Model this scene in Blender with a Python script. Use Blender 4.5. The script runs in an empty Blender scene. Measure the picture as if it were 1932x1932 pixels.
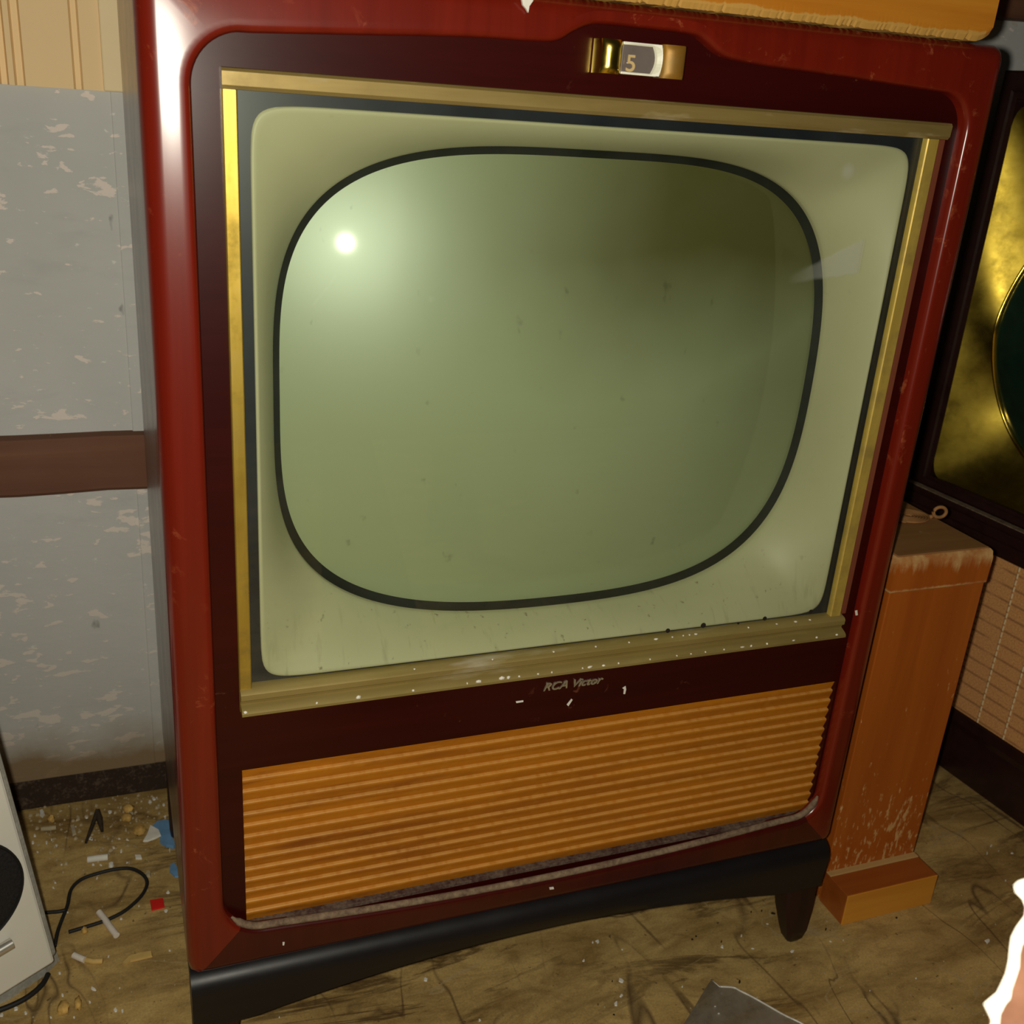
import bpy, bmesh, math, random
from mathutils import Vector, Matrix
random.seed(7)
SC = bpy.context.scene
COL = SC.collection
PI = math.pi

# ------------------------------------------------------------------ camera geometry
F = 1975.0
R0 = ((0.93485407, -0.07025101, -0.34801244), (-0.06792877, 0.92672584, -0.36954688), (0.34847317, 0.36911246, 0.86158136))
CAM = Vector((0, -0.742, 0.8934))

def ray(x, y):
    p = ((x - 966) / F, (y - 966) / F, 1.0)
    d = [sum(R0[k][j] * p[k] for k in range(3)) for j in range(3)]
    return Vector((d[0], d[2], -d[1]))

def at(x, y, z=0.0):
    """where the sight line through a pixel meets the level z"""
    d = ray(x, y)
    return CAM + d * ((z - CAM.z) / d.z)

def aty(x, y, Y):
    d = ray(x, y)
    return CAM + d * ((Y - CAM.y) / d.y)

# ------------------------------------------------------------------ materials
class NT:
    def __init__(s, name):
        s.m = bpy.data.materials.new(name)
        s.m.use_nodes = True
        s.t = s.m.node_tree
        s.t.nodes.clear()
        s.out = s.n('ShaderNodeOutputMaterial')
        s.tc = s.n('ShaderNodeTexCoord')
    def n(s, kind, **kw):
        nd = s.t.nodes.new(kind)
        for k, v in kw.items():
            setattr(nd, k, v)
        return nd
    def l(s, a, b):
        s.t.links.new(a, b)
    def set(s, sock, v):
        if hasattr(v, 'is_linked') or isinstance(v, bpy.types.NodeSocket):
            s.l(v, sock)
        else:
            sock.default_value = v
    def map(s, scale=(1, 1, 1), loc=(0, 0, 0), rot=(0, 0, 0)):
        m = s.n('ShaderNodeMapping')
        m.inputs['Scale'].default_value = scale
        m.inputs['Location'].default_value = loc
        m.inputs['Rotation'].default_value = rot
        s.l(s.tc.outputs['Object'], m.inputs['Vector'])
        return m.outputs['Vector']
    def noise(s, vec, scale=5, detail=4, rough=0.55, dist=0.0):
        n = s.n('ShaderNodeTexNoise')
        n.inputs['Scale'].default_value = scale
        n.inputs['Detail'].default_value = detail
        n.inputs['Roughness'].default_value = rough
        n.inputs['Distortion'].default_value = dist
        s.l(vec, n.inputs['Vector'])
        return n.outputs['Fac']
    def ramp(s, fac, lo, hi, a=0.0, b=1.0):
        n = s.n('ShaderNodeMapRange')
        n.clamp = True
        n.inputs['From Min'].default_value = lo
        n.inputs['From Max'].default_value = hi
        n.inputs['To Min'].default_value = a
        n.inputs['To Max'].default_value = b
        s.l(fac, n.inputs['Value'])
        return n.outputs['Result']
    def mix(s, fac, a, b, mode='MIX'):
        n = s.n('ShaderNodeMix', data_type='RGBA', blend_type=mode)
        s.set(n.inputs[0], fac)
        s.set(n.inputs[6], a if not isinstance(a, tuple) else (*a, 1.0)[:4])
        s.set(n.inputs[7], b if not isinstance(b, tuple) else (*b, 1.0)[:4])
        return n.outputs[2]
    def math(s, op, a, b=0.0, c=None):
        n = s.n('ShaderNodeMath', operation=op)
        s.set(n.inputs[0], a)
        s.set(n.inputs[1], b)
        if c is not None:
            s.set(n.inputs[2], c)
        return n.outputs[0]
    def sep(s, vec):
        n = s.n('ShaderNodeSeparateXYZ')
        s.l(vec, n.inputs[0])
        return n.outputs
    def bsdf(s, color, rough=0.5, metal=0.0, spec=0.5, coat=0.0, coat_rough=0.1, bump=None, bump_d=0.001, bump_s=0.5):
        p = s.n('ShaderNodeBsdfPrincipled')
        s.set(p.inputs['Base Color'], (*color, 1.0)[:4] if isinstance(color, tuple) else color)
        s.set(p.inputs['Roughness'], rough)
        s.set(p.inputs['Metallic'], metal)
        s.set(p.inputs['Specular IOR Level'], spec)
        s.set(p.inputs['Coat Weight'], coat)
        s.set(p.inputs['Coat Roughness'], coat_rough)
        if bump is not None:
            b = s.n('ShaderNodeBump')
            b.inputs['Strength'].default_value = bump_s
            b.inputs['Distance'].default_value = bump_d
            s.l(bump, b.inputs['Height'])
            s.l(b.outputs[0], p.inputs['Normal'])
        return p
    def done(s, shader):
        s.l(shader if isinstance(shader, bpy.types.NodeSocket) else shader.outputs[0], s.out.inputs['Surface'])
        return s.m

def plain(name, color, rough=0.5, metal=0.0, spec=0.5, var=0.12, scale=40.0, coat=0.0):
    t = NT(name)
    v = t.map()
    n = t.noise(v, scale, 5, 0.6)
    c2 = tuple(max(0, c * (1 - 2 * var)) for c in color)
    c3 = tuple(min(1, c * (1 + 2 * var)) for c in color)
    c = t.mix(t.ramp(n, 0.3, 0.7), c2, c3)
    return t.done(t.bsdf(c, rough, metal, spec, coat, 0.08))

def post_mat(name, cap):
    t = NT(name)
    n = t.noise(t.map((48, 48, 2.6)), 1.0, 6, 0.6, 0.4)
    n2 = t.noise(t.map((7, 7, 0.6)), 1.0, 4, 0.6, 0.8)
    f = t.math('ADD', t.math('MULTIPLY', n, 0.55), t.math('MULTIPLY', n2, 0.45))
    c = t.mix(t.ramp(f, 0.32, 0.68), (0.33, 0.070, 0.007), (0.48, 0.125, 0.014))
    z = t.sep(t.tc.outputs['Object'])[2]
    pale = (0.70, 0.46, 0.19)
    st = t.noise(t.map((150, 150, 12)), 1.0, 4, 0.65)
    if cap:
        up = t.ramp(t.math('ADD', z, t.math('MULTIPLY', t.math('SUBTRACT', st, 0.5), 0.045)), 0.444, 0.456)
        lo = t.ramp(t.math('ADD', z, t.math('MULTIPLY', t.math('SUBTRACT', st, 0.5), 0.006)), 0.4225, 0.4250, 1, 0)
        pt = t.ramp(t.noise(t.map((32, 32, 30), (1, 2, 0)), 1.0, 4, 0.65), 0.40, 0.60, 0.25, 0.85)
        w = t.math('MULTIPLY', t.math('MAXIMUM', up, lo), pt)
    else:
        a = t.noise(t.map((190, 190, 60)), 1.0, 4, 0.65)
        low = t.ramp(z, 0.05, 0.26, 0.18, 0.0)
        big = t.math('MULTIPLY', t.ramp(t.noise(t.map((26, 26, 13), (3, 1, 2)), 1.0, 4, 0.6), 0.5, 0.75), 0.15)
        w = t.math('MULTIPLY', t.ramp(t.math('ADD', t.math('ADD', a, low), big), 0.72, 0.80), 0.75)
    c = t.mix(w, c, pale)
    return t.done(t.bsdf(c, t.math('ADD', 0.36, t.math('MULTIPLY', w, 0.3)), 0, 0.4, 0.15, 0.15, n, 0.0004, 0.25))

def wood(name, dark, light, grain_axis='X', grain=1.0, rough=0.3, coat=0.3, coat_rough=0.1, worn=None, worn_amt=0.0, scale=1.0, spec=0.5):
    """streaky wood: worn = colour of rubbed-through spots"""
    t = NT(name)
    s = {'X': (3, 60, 60), 'Y': (60, 3, 60), 'Z': (60, 60, 3)}[grain_axis]
    v = t.map(tuple(k * scale for k in s))
    n = t.noise(v, 1.0, 6, 0.6, 0.4)
    v2 = t.map(tuple(k * scale * 0.12 for k in s))
    n2 = t.noise(v2, 1.0, 4, 0.6, 0.8)
    f = t.math('ADD', t.math('MULTIPLY', n, 0.55), t.math('MULTIPLY', n2, 0.45))
    c = t.mix(t.ramp(f, 0.32, 0.68), dark, light)
    r = rough
    if worn is not None:
        vw = t.map((1, 1, 1))
        a = t.noise(vw, 55.0, 6, 0.7, 0.6)
        b = t.noise(vw, 9.0, 3, 0.5)
        w = t.math('MULTIPLY', t.ramp(a, 0.63 - 0.06 * worn_amt, 0.70), t.ramp(b, 0.48, 0.62))
        at_ = t.n('ShaderNodeAttribute', attribute_name='wear')
        e = t.ramp(t.math('ADD', t.math('MULTIPLY', at_.outputs['Fac'], 0.55), t.math('MULTIPLY', t.noise(vw, 24.0, 5, 0.7), 0.6)), 0.66, 0.74)
        w = t.math('MAXIMUM', w, e)
        c = t.mix(t.math('MULTIPLY', w, 0.85), c, worn)
        r = t.math('ADD', rough, t.math('MULTIPLY', w, 0.3))
    sm = t.noise(t.map(), 14.0, 4, 0.6)
    r = t.math('ADD', r, t.ramp(sm, 0.35, 0.7, -0.04, 0.08))
    return t.done(t.bsdf(c, r, 0, spec, coat, coat_rough, n, 0.0004, 0.25))

M = {}
MAHO = dict(dark=(0.100, 0.0052, 0.0017), light=(0.165, 0.0105, 0.003))
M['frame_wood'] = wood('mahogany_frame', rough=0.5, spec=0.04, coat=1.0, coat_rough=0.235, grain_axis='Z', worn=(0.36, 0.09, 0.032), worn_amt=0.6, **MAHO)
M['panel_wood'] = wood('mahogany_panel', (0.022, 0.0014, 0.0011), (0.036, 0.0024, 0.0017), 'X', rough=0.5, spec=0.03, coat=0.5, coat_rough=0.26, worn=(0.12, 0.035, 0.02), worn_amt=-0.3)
M['rail_shade_wood'] = wood('shaded_lower_rail', (0.038, 0.0024, 0.0015), (0.060, 0.0042, 0.0022), 'Z', rough=0.5, spec=0.05, coat=0.8, coat_rough=0.235)  # frame mahogany made darker: shade low on the frame put into the colour
M['faded_wood'] = wood('faded_strip', (0.13, 0.032, 0.016), (0.19, 0.055, 0.028), 'Z', rough=0.5, spec=0.1, coat=0.0)
M['side_wood'] = wood('mahogany_side', (0.07, 0.012, 0.005), (0.12, 0.022, 0.008), 'Z', rough=0.4, coat=0.8, coat_rough=0.26)
M['base_wood'] = wood('ebonised_base', (0.006, 0.005, 0.0055), (0.010, 0.008, 0.009), 'X', rough=0.40, spec=0.35, coat=0.0, coat_rough=0.3, worn=(0.06, 0.035, 0.028), worn_amt=-0.6)
M['leg_wood'] = wood('dark_leg', (0.012, 0.005, 0.005), (0.030, 0.008, 0.007), 'Z', rough=0.4, spec=0.3, coat=0.0)
M['box_wood'] = wood('orange_box_wood', (0.40, 0.125, 0.008), (0.58, 0.235, 0.022), 'X', rough=0.38, coat=0.2, worn=(0.50, 0.29, 0.065), worn_amt=0.0)
M['post_wood'] = wood('orange_post_wood', (0.36, 0.08, 0.008), (0.50, 0.13, 0.014), 'Z', rough=0.34, coat=0.2, worn=(0.72, 0.46, 0.18), worn_amt=0.85, scale=0.8)
M['post_wood'] = post_mat('orange_post', False)
M['post_dark'] = wood('orange_brown_foot', (0.26, 0.060, 0.008), (0.38, 0.10, 0.014), 'X', rough=0.4, coat=0.1)
M['cap_wood'] = post_mat('orange_cap', True)
M['post_top'] = wood('worn_post_top', (0.23, 0.10, 0.03), (0.36, 0.17, 0.055), 'X', rough=0.6, coat=0.0, worn=(0.6, 0.45, 0.25), worn_amt=0.6)
M['pale_strip'] = wood('rubbed_wood', (0.46, 0.27, 0.09), (0.66, 0.46, 0.2), 'X', rough=0.6, coat=0.0)
M['foot_wood'] = wood('orange_foot_wood', (0.58, 0.22, 0.02), (0.74, 0.32, 0.035), 'X', rough=0.38, coat=0.2, worn=(0.7, 0.5, 0.25), worn_amt=0.1)
M['tv2_wood'] = wood('near_black_wood', (0.016, 0.006, 0.005), (0.034, 0.011, 0.008), 'Y', rough=0.34, coat=0.2)
M['batten'] = wood('brown_batten', (0.12, 0.045, 0.022), (0.19, 0.08, 0.04), 'X', rough=0.75, coat=0.0, worn=(0.3, 0.2, 0.07), worn_amt=-0.4)

def gold_mat(name, metal=0.75, c1=(0.50, 0.35, 0.07), c2=(0.74, 0.55, 0.14), rough=0.38, dirt=0.0, axis='X'):
    t = NT(name)
    s = {'X': (6, 70, 70), 'Z': (70, 70, 6)}[axis]
    n = t.noise(t.map(s), 1.0, 5, 0.6, 0.5)
    b = t.noise(t.map(), 22.0, 5, 0.65)
    c = t.mix(t.ramp(n, 0.3, 0.7), c1, c2)
    d = t.ramp(b, 0.52 - dirt * 0.25, 0.72)
    c = t.mix(t.math('MULTIPLY', d, 0.75), c, (0.24, 0.17, 0.055))
    if dirt > 0.3:
        p = t.ramp(t.noise(t.map((7, 30, 30), (3, 1, 2)), 1.0, 5, 0.6), 0.60, 0.72)
        c = t.mix(t.math('MULTIPLY', p, 0.55), c, (0.40, 0.37, 0.28))
        metal = t.math('MULTIPLY', t.math('SUBTRACT', 1.0, p), metal)
    return t.done(t.bsdf(c, t.ramp(b, 0.3, 0.7, rough - 0.05, rough + 0.16), metal, 0.5))
M['gold_side'] = gold_mat('gold_side', 0.75, (0.50, 0.33, 0.045), (0.68, 0.48, 0.085), 0.30, 0.2, 'Z')
M['gold_right'] = gold_mat('gold_right', 0.35, (0.46, 0.31, 0.055), (0.60, 0.43, 0.09), 0.36, 0.2, 'Z')
M['gold_top'] = gold_mat('gold_top', 0.45, (0.24, 0.165, 0.045), (0.34, 0.25, 0.085), 0.42, 0.4)
M['gold_bottom'] = gold_mat('gold_bottom', 0.3, (0.23, 0.165, 0.04), (0.34, 0.26, 0.085), 0.5, 0.9)
M['brass'] = gold_mat('polished_brass', 1.0, (0.72, 0.50, 0.06), (0.95, 0.72, 0.14), 0.16, 0.0, 'Z')
M['amber'] = gold_mat('amber_brass', 0.35, (0.26, 0.12, 0.012), (0.38, 0.19, 0.022), 0.40, 0.0, 'Z')

def mask_mat():
    t = NT('cream_mask')
    v = t.map()
    n = t.noise(v, 7.0, 4, 0.55)
    c = t.mix(t.ramp(n, 0.3, 0.7), (0.40, 0.392, 0.235), (0.445, 0.435, 0.27))
    # grime speckles and vertical dribbles, mostly along the lower rim
    z = t.sep(t.tc.outputs['Object'])[2]
    low = t.ramp(z, 0.455, 0.50, 1.0, 0.0)
    sp = t.ramp(t.noise(v, 130.0, 3, 0.6), 0.66, 0.74)
    dr = t.ramp(t.noise(t.map((150, 30, 22)), 1.0, 4, 0.6), 0.58, 0.75)
    d = t.math('MAXIMUM', t.math('MULTIPLY', sp, t.math('ADD', t.math('MULTIPLY', low, 0.7), 0.12)), t.math('MULTIPLY', t.math('MULTIPLY', dr, low), 0.28))
    c = t.mix(d, c, (0.14, 0.12, 0.05))
    return t.done(t.bsdf(c, 0.48, 0, 0.35))
M['mask'] = mask_mat()
M['black'] = plain('matt_black', (0.008, 0.009, 0.011), 0.6, 0, 0.3)
M['liner'] = plain('blue_black_liner', (0.010, 0.013, 0.018), 0.35, 0, 0.6)
M['gasket'] = plain('tube_gasket', (0.012, 0.014, 0.009), 0.7, 0, 0.2)

def tube_mat():
    t = NT('tube_face')
    v = t.map()
    x, y, z = t.sep(t.tc.outputs['Object'])
    base = (0.095, 0.092, 0.028)
    dusty = (0.30, 0.345, 0.195)  # paler green-grey tone of the tube face
    # paler green-grey tone, darker towards the upper right (coordinates centred on the cabinet's middle)
    n = t.math('MULTIPLY', t.math('SUBTRACT', t.noise(v, 6.0, 3, 0.5), 0.5), 0.07)
    zz = t.math('ADD', z, n); xx = t.math('ADD', x, n)
    d1 = t.math('MULTIPLY', t.ramp(zz, 0.655, 0.775), t.ramp(xx, -0.16, 0.06))
    d2 = t.math('MULTIPLY', t.math('MULTIPLY', t.ramp(xx, 0.10, 0.23), 0.5), t.ramp(zz, 0.50, 0.66))
    f = t.math('SUBTRACT', 1.0, t.math('MAXIMUM', d1, d2))
    c = t.mix(f, base, dusty)
    spv = t.ramp(t.noise(t.map((60, 60, 40), (5, 2, 1)), 1.0, 3, 0.6), 0.68, 0.76)
    c = t.mix(t.math('MULTIPLY', spv, 0.4), c, (0.06, 0.06, 0.03))
    a = t.bsdf(c, 0.5, 0, 0.0)
    g1 = t.n('ShaderNodeBsdfGlossy'); g1.inputs['Roughness'].default_value = 0.42; g1.inputs['Color'].default_value = (0.85, 1.0, 0.9, 1)
    g2 = t.n('ShaderNodeBsdfGlossy'); g2.inputs['Roughness'].default_value = 0.05
    fr = t.n('ShaderNodeFresnel'); fr.inputs['IOR'].default_value = 1.5
    m1 = t.n('ShaderNodeMixShader'); t.l(t.ramp(f, 0, 1, 0.03, 0.085), m1.inputs[0]); t.l(a.outputs[0], m1.inputs[1]); t.l(g1.outputs[0], m1.inputs[2])
    m2 = t.n('ShaderNodeMixShader'); t.l(fr.outputs[0], m2.inputs[0]); t.l(m1.outputs[0], m2.inputs[1]); t.l(g2.outputs[0], m2.inputs[2])
    return t.done(m2.outputs[0])
M['tube'] = tube_mat()
M['tube_dark'] = plain('dark_tube_face', (0.010, 0.030, 0.018), 0.15, 0, 0.5, coat=0.3)

def glass_mat(name, smear=True, tint=(0.97, 0.985, 0.96)):
    t = NT(name)
    tr = t.n('ShaderNodeBsdfTransparent'); tr.inputs[0].default_value = (*tint, 1)
    gl = t.n('ShaderNodeBsdfGlossy'); gl.inputs['Roughness'].default_value = 0.02
    lw = t.n('ShaderNodeLayerWeight'); lw.inputs['Blend'].default_value = 0.5
    fr = t.math('ADD', 0.035, t.math('MULTIPLY', t.math('POWER', lw.outputs['Facing'], 5.0), 0.9))
    m = t.n('ShaderNodeMixShader')
    t.l(fr, m.inputs[0]); t.l(tr.outputs[0], m.inputs[1]); t.l(gl.outputs[0], m.inputs[2])
    res = m.outputs[0]
    if smear:
        # finger-wide wipe mark: a wedge that fades to the left, near the right edge of the pane (cabinet coordinates)
        x, y, z = t.sep(t.tc.outputs['Object'])
        u = t.math('SUBTRACT', x, 0.168)                       # 0 .. 0.075
        c = t.math('ADD', 0.765, t.math('MULTIPLY', u, 0.30))
        h = t.math('ADD', 0.003, t.math('MULTIPLY', u, 0.17))
        d = t.math('ABSOLUTE', t.math('SUBTRACT', z, c))
        nn = t.math('MULTIPLY', t.math('SUBTRACT', t.noise(t.map(), 90.0, 3, 0.6), 0.5), 0.006)
        w = t.ramp(t.math('SUBTRACT', t.math('ADD', d, nn), h), -0.002, 0.001, 1, 0)
        w = t.math('MULTIPLY', w, t.ramp(u, 0.0, 0.05))
        w = t.math('MULTIPLY', w, t.ramp(u, 0.0705, 0.0715, 1, 0))
        # pale spot near the upper right corner: a ghost reflection painted on
        dx = t.math('SUBTRACT', x, 0.2095); dz = t.math('SUBTRACT', z, 0.8545)
        rr = t.math('SQRT', t.math('ADD', t.math('MULTIPLY', dx, dx), t.math('MULTIPLY', dz, dz)))
        w2 = t.ramp(rr, 0.002, 0.008, 0.9, 0)
        w = t.math('MAXIMUM', w, w2)
        film = t.math('MULTIPLY', t.ramp(t.noise(t.map(), 6.0, 4, 0.6), 0.4, 0.75), 0.010)
        w = t.math('ADD', t.math('MULTIPLY', w, 0.14), film)
        df = t.n('ShaderNodeBsdfDiffuse'); df.inputs[0].default_value = (0.75, 0.77, 0.72, 1)
        m2 = t.n('ShaderNodeMixShader')
        t.l(w, m2.inputs[0]); t.l(res, m2.inputs[1]); t.l(df.outputs[0], m2.inputs[2])
        res = m2.outputs[0]
    return t.done(res)
M['glass'] = glass_mat('dusty_safety_glass')
M['lens'] = glass_mat('clear_plastic', False, (0.96, 0.96, 0.93))

def grille_mat():
    t = NT('tan_grille')
    v = t.map((2.5, 55, 55))
    n = t.noise(v, 1.0, 5, 0.6, 0.3)
    c = t.mix(t.ramp(n, 0.3, 0.7), (0.36, 0.115, 0.004), (0.52, 0.185, 0.008))
    st = t.ramp(t.noise(t.map((9, 40, 70), (2, 3, 1)), 1.0, 4, 0.6), 0.50, 0.68)
    x, y, z = t.sep(t.tc.outputs['Object'])
    left = t.ramp(x, -0.28, -0.02, 0.85, 0.25)
    c = t.mix(t.math('MULTIPLY', st, left), c, (0.22, 0.055, 0.006))
    # woven flecks rubbed pale
    fl = t.ramp(t.noise(t.map((75, 260, 90)), 1.0, 2, 0.5), 0.58, 0.66)
    c = t.mix(t.math('MULTIPLY', fl, 0.10), c, (0.60, 0.30, 0.05))
    at_ = t.n('ShaderNodeAttribute', attribute_name='wear')
    dash = t.ramp(t.noise(t.map((115, 1, 88), (0.2, 0, 0)), 1.0, 2, 0.5), 0.36, 0.52, 0.5, 1.0)
    c = t.mix(t.math('MULTIPLY', t.math('MULTIPLY', at_.outputs['Fac'], dash), 0.62), c, (0.64, 0.36, 0.10))
    return t.done(t.bsdf(c, 0.5, 0, 0.3, 0, 0.1, t.noise(t.map((110, 200, 60)), 1.0, 2, 0.5), 0.001, 0.4))
M['grille'] = grille_mat()

def dust_mat(name, base, dust, amt=0.5):
    t = NT(name)
    n = t.noise(t.map(), 60.0, 6, 0.7)
    n2 = t.noise(t.map(), 260.0, 3, 0.6)
    f = t.math('ADD', t.math('MULTIPLY', n, 0.6), t.math('MULTIPLY', n2, 0.4))
    c = t.mix(t.ramp(f, 0.62 - amt * 0.4, 0.72), base, dust)
    return t.done(t.bsdf(c, 0.8, 0, 0.15))
M['dusty_ledge'] = dust_mat('dusty_ledge', (0.06, 0.03, 0.025), (0.20, 0.15, 0.11), 0.5)
M['dusty_bead'] = dust_mat('dusty_bead', (0.12, 0.075, 0.05), (0.34, 0.25, 0.16), 0.6)

def wall_mat():
    t = NT('chipped_grey_paint')
    v = t.map()
    n = t.noise(v, 3.0, 5, 0.6)
    c = t.mix(t.ramp(n, 0.3, 0.7), (0.50, 0.505, 0.485), (0.60, 0.60, 0.58))
    sm = t.ramp(t.noise(t.map((9, 9, 26), (1, 0, 3)), 1.0, 5, 0.65), 0.55, 0.8)
    c = t.mix(t.math('MULTIPLY', sm, 0.35), c, (0.36, 0.365, 0.35))
    x, y, z = t.sep(t.tc.outputs['Object'])
    lowish = t.ramp(z, 0.30, 0.75, 1.0, 0.35)
    # chips: flat wide flakes where the paint is off
    ch = t.noise(t.map((34, 34, 84), (0.3, 0, 0.7)), 1.0, 5, 0.55, 0.3)
    area = t.noise(t.map((5, 5, 7), (4, 0, 2)), 1.0, 3, 0.5)
    thr = t.math('ADD', t.math('MULTIPLY', area, 0.35), t.math('MULTIPLY', lowish, 0.06))
    k = t.ramp(t.math('ADD', ch, thr), 0.85, 0.875)
    c = t.mix(k, c, (0.80, 0.71, 0.65))
    ch2 = t.ramp(t.noise(t.map((70, 70, 120), (7, 0, 5)), 1.0, 4, 0.6), 0.645, 0.70)
    c = t.mix(t.math('MULTIPLY', ch2, 0.7), c, (0.80, 0.80, 0.76))
    # rust spots
    ru = t.ramp(t.noise(t.map((11, 11, 17), (9.3, 0, 1.6)), 1.0, 4, 0.6), 0.70, 0.78)
    c = t.mix(t.math('MULTIPLY', ru, 0.8), c, (0.48, 0.26, 0.09))
    dk = t.ramp(t.noise(t.map((40, 40, 26), (3, 0, 9)), 1.0, 3, 0.5), 0.74, 0.80)
    c = t.mix(t.math('MULTIPLY', dk, 0.6), c, (0.16, 0.16, 0.15))
    # damp brown stain rising from the foot of the wall
    gz = t.math('ADD', z, t.math('MULTIPLY', t.math('SUBTRACT', t.noise(v, 9.0, 5, 0.6), 0.5), 0.10))
    g = t.ramp(gz, 0.062, 0.125, 1.0, 0.0)
    c = t.mix(t.math('MULTIPLY', g, 0.92), c, (0.20, 0.125, 0.05))
    g2 = t.ramp(gz, 0.03, 0.50, 0.45, 0.0)
    c = t.mix(t.math('MULTIPLY', g2, t.math('SUBTRACT', 1.0, g)), c, (0.33, 0.31, 0.25))
    return t.done(t.bsdf(c, 0.7, 0, 0.2, 0, 0.1, t.math('ADD', ch, n), 0.002, 0.3))
M['wall'] = wall_mat()
M['beige'] = plain('beige_board', (0.86, 0.62, 0.32), 0.55, 0, 0.3, 0.03, 3.0)
M['beige_pale'] = plain('pale_beige_strip', (0.86, 0.68, 0.40), 0.55, 0, 0.3, 0.03, 3.0)
M['skirting'] = dust_mat('rotten_skirting', (0.035, 0.022, 0.015), (0.14, 0.10, 0.07), 0.3)

def floor_mat():
    t = NT('worn_floor_sheet')
    v = t.map()
    n = t.noise(t.map((7, 16, 1), (0, 0, 0), (0, 0, 0.12)), 1.0, 9, 0.68, 0.6)
    c = t.mix(t.ramp(n, 0.34, 0.66), (0.25, 0.152, 0.048), (0.56, 0.385, 0.14))
    fn = t.noise(t.map((26, 44, 1), (3, 1, 0), (0, 0, 0.2)), 1.0, 8, 0.72, 0.5)
    c = t.mix(t.ramp(fn, 0.50, 0.66, 0.0, 0.55), c, (0.20, 0.115, 0.036))
    c = t.mix(t.ramp(fn, 0.30, 0.42, 0.35, 0.0), c, (0.60, 0.43, 0.18))
    # dark marbled streaks running along the sheet
    w = t.noise(t.map((2.2, 10, 1), (0.4, 0.2, 0), (0, 0, 0.12)), 1.0, 7, 0.62, 1.2)
    k = t.math('ABSOLUTE', t.math('SUBTRACT', w, 0.5))
    s1 = t.ramp(k, 0.004, 0.030, 1, 0)
    s1 = t.math('MULTIPLY', s1, t.ramp(t.noise(t.map((3, 3, 1), (2, 7, 0)), 1.0, 3, 0.5), 0.40, 0.6))
    c = t.mix(t.math('MULTIPLY', s1, 0.85), c, (0.085, 0.045, 0.016))
    # scuffs and thin scratches
    q = t.noise(t.map((9, 2.2, 1), (1, 1, 0), (0, 0, 0.7)), 1.0, 3, 0.5, 0.8)
    s2 = t.ramp(t.math('ABSOLUTE', t.math('SUBTRACT', q, 0.52)), 0.0, 0.012, 1, 0)
    s2 = t.math('MULTIPLY', s2, t.ramp(t.noise(v, 6.0, 3, 0.5), 0.40, 0.55))
    c = t.mix(t.math('MULTIPLY', s2, 0.8), c, (0.075, 0.04, 0.018))
    q2 = t.noise(t.map((4, 11, 1), (5, 3, 0), (0, 0, -0.5)), 1.0, 3, 0.5, 0.9)
    s3 = t.ramp(t.math('ABSOLUTE', t.math('SUBTRACT', q2, 0.5)), 0.0, 0.008, 1, 0)
    s3 = t.math('MULTIPLY', s3, t.ramp(t.noise(v, 5.0, 3, 0.5), 0.44, 0.56))
    c = t.mix(t.math('MULTIPLY', s3, 0.65), c, (0.42, 0.31, 0.16))
    sp = t.ramp(t.noise(v, 120.0, 3, 0.6), 0.665, 0.72)
    c = t.mix(t.math('MULTIPLY', sp, 0.7), c, (0.05, 0.032, 0.02))
    gr = t.ramp(t.noise(v, 420.0, 2, 0.6), 0.3, 0.7, 0.86, 1.12)
    gm = t.n('ShaderNodeMix', data_type='RGBA', blend_type='MULTIPLY'); gm.inputs[0].default_value = 1.0
    cc = t.n('ShaderNodeCombineColor'); [t.l(gr, cc.inputs[i]) for i in range(3)]
    t.l(c, gm.inputs[6]); t.l(cc.outputs[0], gm.inputs[7])
    return t.done(t.bsdf(gm.outputs[2], t.ramp(n, 0.3, 0.7, 0.5, 0.7), 0, 0.25, 0, 0.1, n, 0.002, 0.25))
M['floor'] = floor_mat()

def cloth_mat():
    """woven brown grille cloth with dark bands and bright vertical threads"""
    t = NT('woven_speaker_cloth')
    x, y, z = t.sep(t.tc.outputs['Object'])
    n = t.noise(t.map(), 420.0, 3, 0.6)
    c = t.mix(t.ramp(n, 0.3, 0.7), (0.54, 0.24, 0.08), (0.84, 0.43, 0.16))
    zb = t.math('PINGPONG', z, 0.0105)
    b = t.ramp(zb, 0.0, 0.0026, 1, 0)
    b = t.math('MULTIPLY', b, t.ramp(t.noise(t.map((20, 20, 20)), 1.0, 3, 0.5), 0.3, 0.5))
    c = t.mix(t.math('MULTIPLY', b, 0.6), c, (0.12, 0.042, 0.014))
    xb = t.math('PINGPONG', t.math('ADD', x, -0.0010), 0.0225)
    th = t.ramp(xb, 0.0010, 0.0018, 1, 0)
    dash = t.ramp(t.math('PINGPONG', z, 0.005), 0.0011, 0.0016)
    c = t.mix(t.math('MULTIPLY', th, dash), c, (0.92, 0.72, 0.40))
    return t.done(t.bsdf(c, 0.75, 0, 0.3, 0, 0.1, t.math('ADD', n, t.math('MULTIPLY', th, 2.0)), 0.001, 0.6))
M['cloth'] = cloth_mat()
M['gold_mask'] = gold_mat('dull_gold_mask', 1.0, (0.26, 0.185, 0.022), (0.31, 0.225, 0.032), 0.33, -0.8)
M['white_paint'] = plain('off_white_paint', (0.74, 0.72, 0.64), 0.45, 0, 0.4, 0.03, 8)
M['grey_edge'] = dust_mat('grey_edging', (0.30, 0.29, 0.25), (0.46, 0.45, 0.40), 0.4)
M['black_cone'] = plain('black_speaker_cloth', (0.012, 0.012, 0.014), 0.6, 0, 0.4, 0.3, 600)
M['blue_ring'] = plain('blue_ring', (0.06, 0.09, 0.35), 0.4, 0, 0.5)
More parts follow.
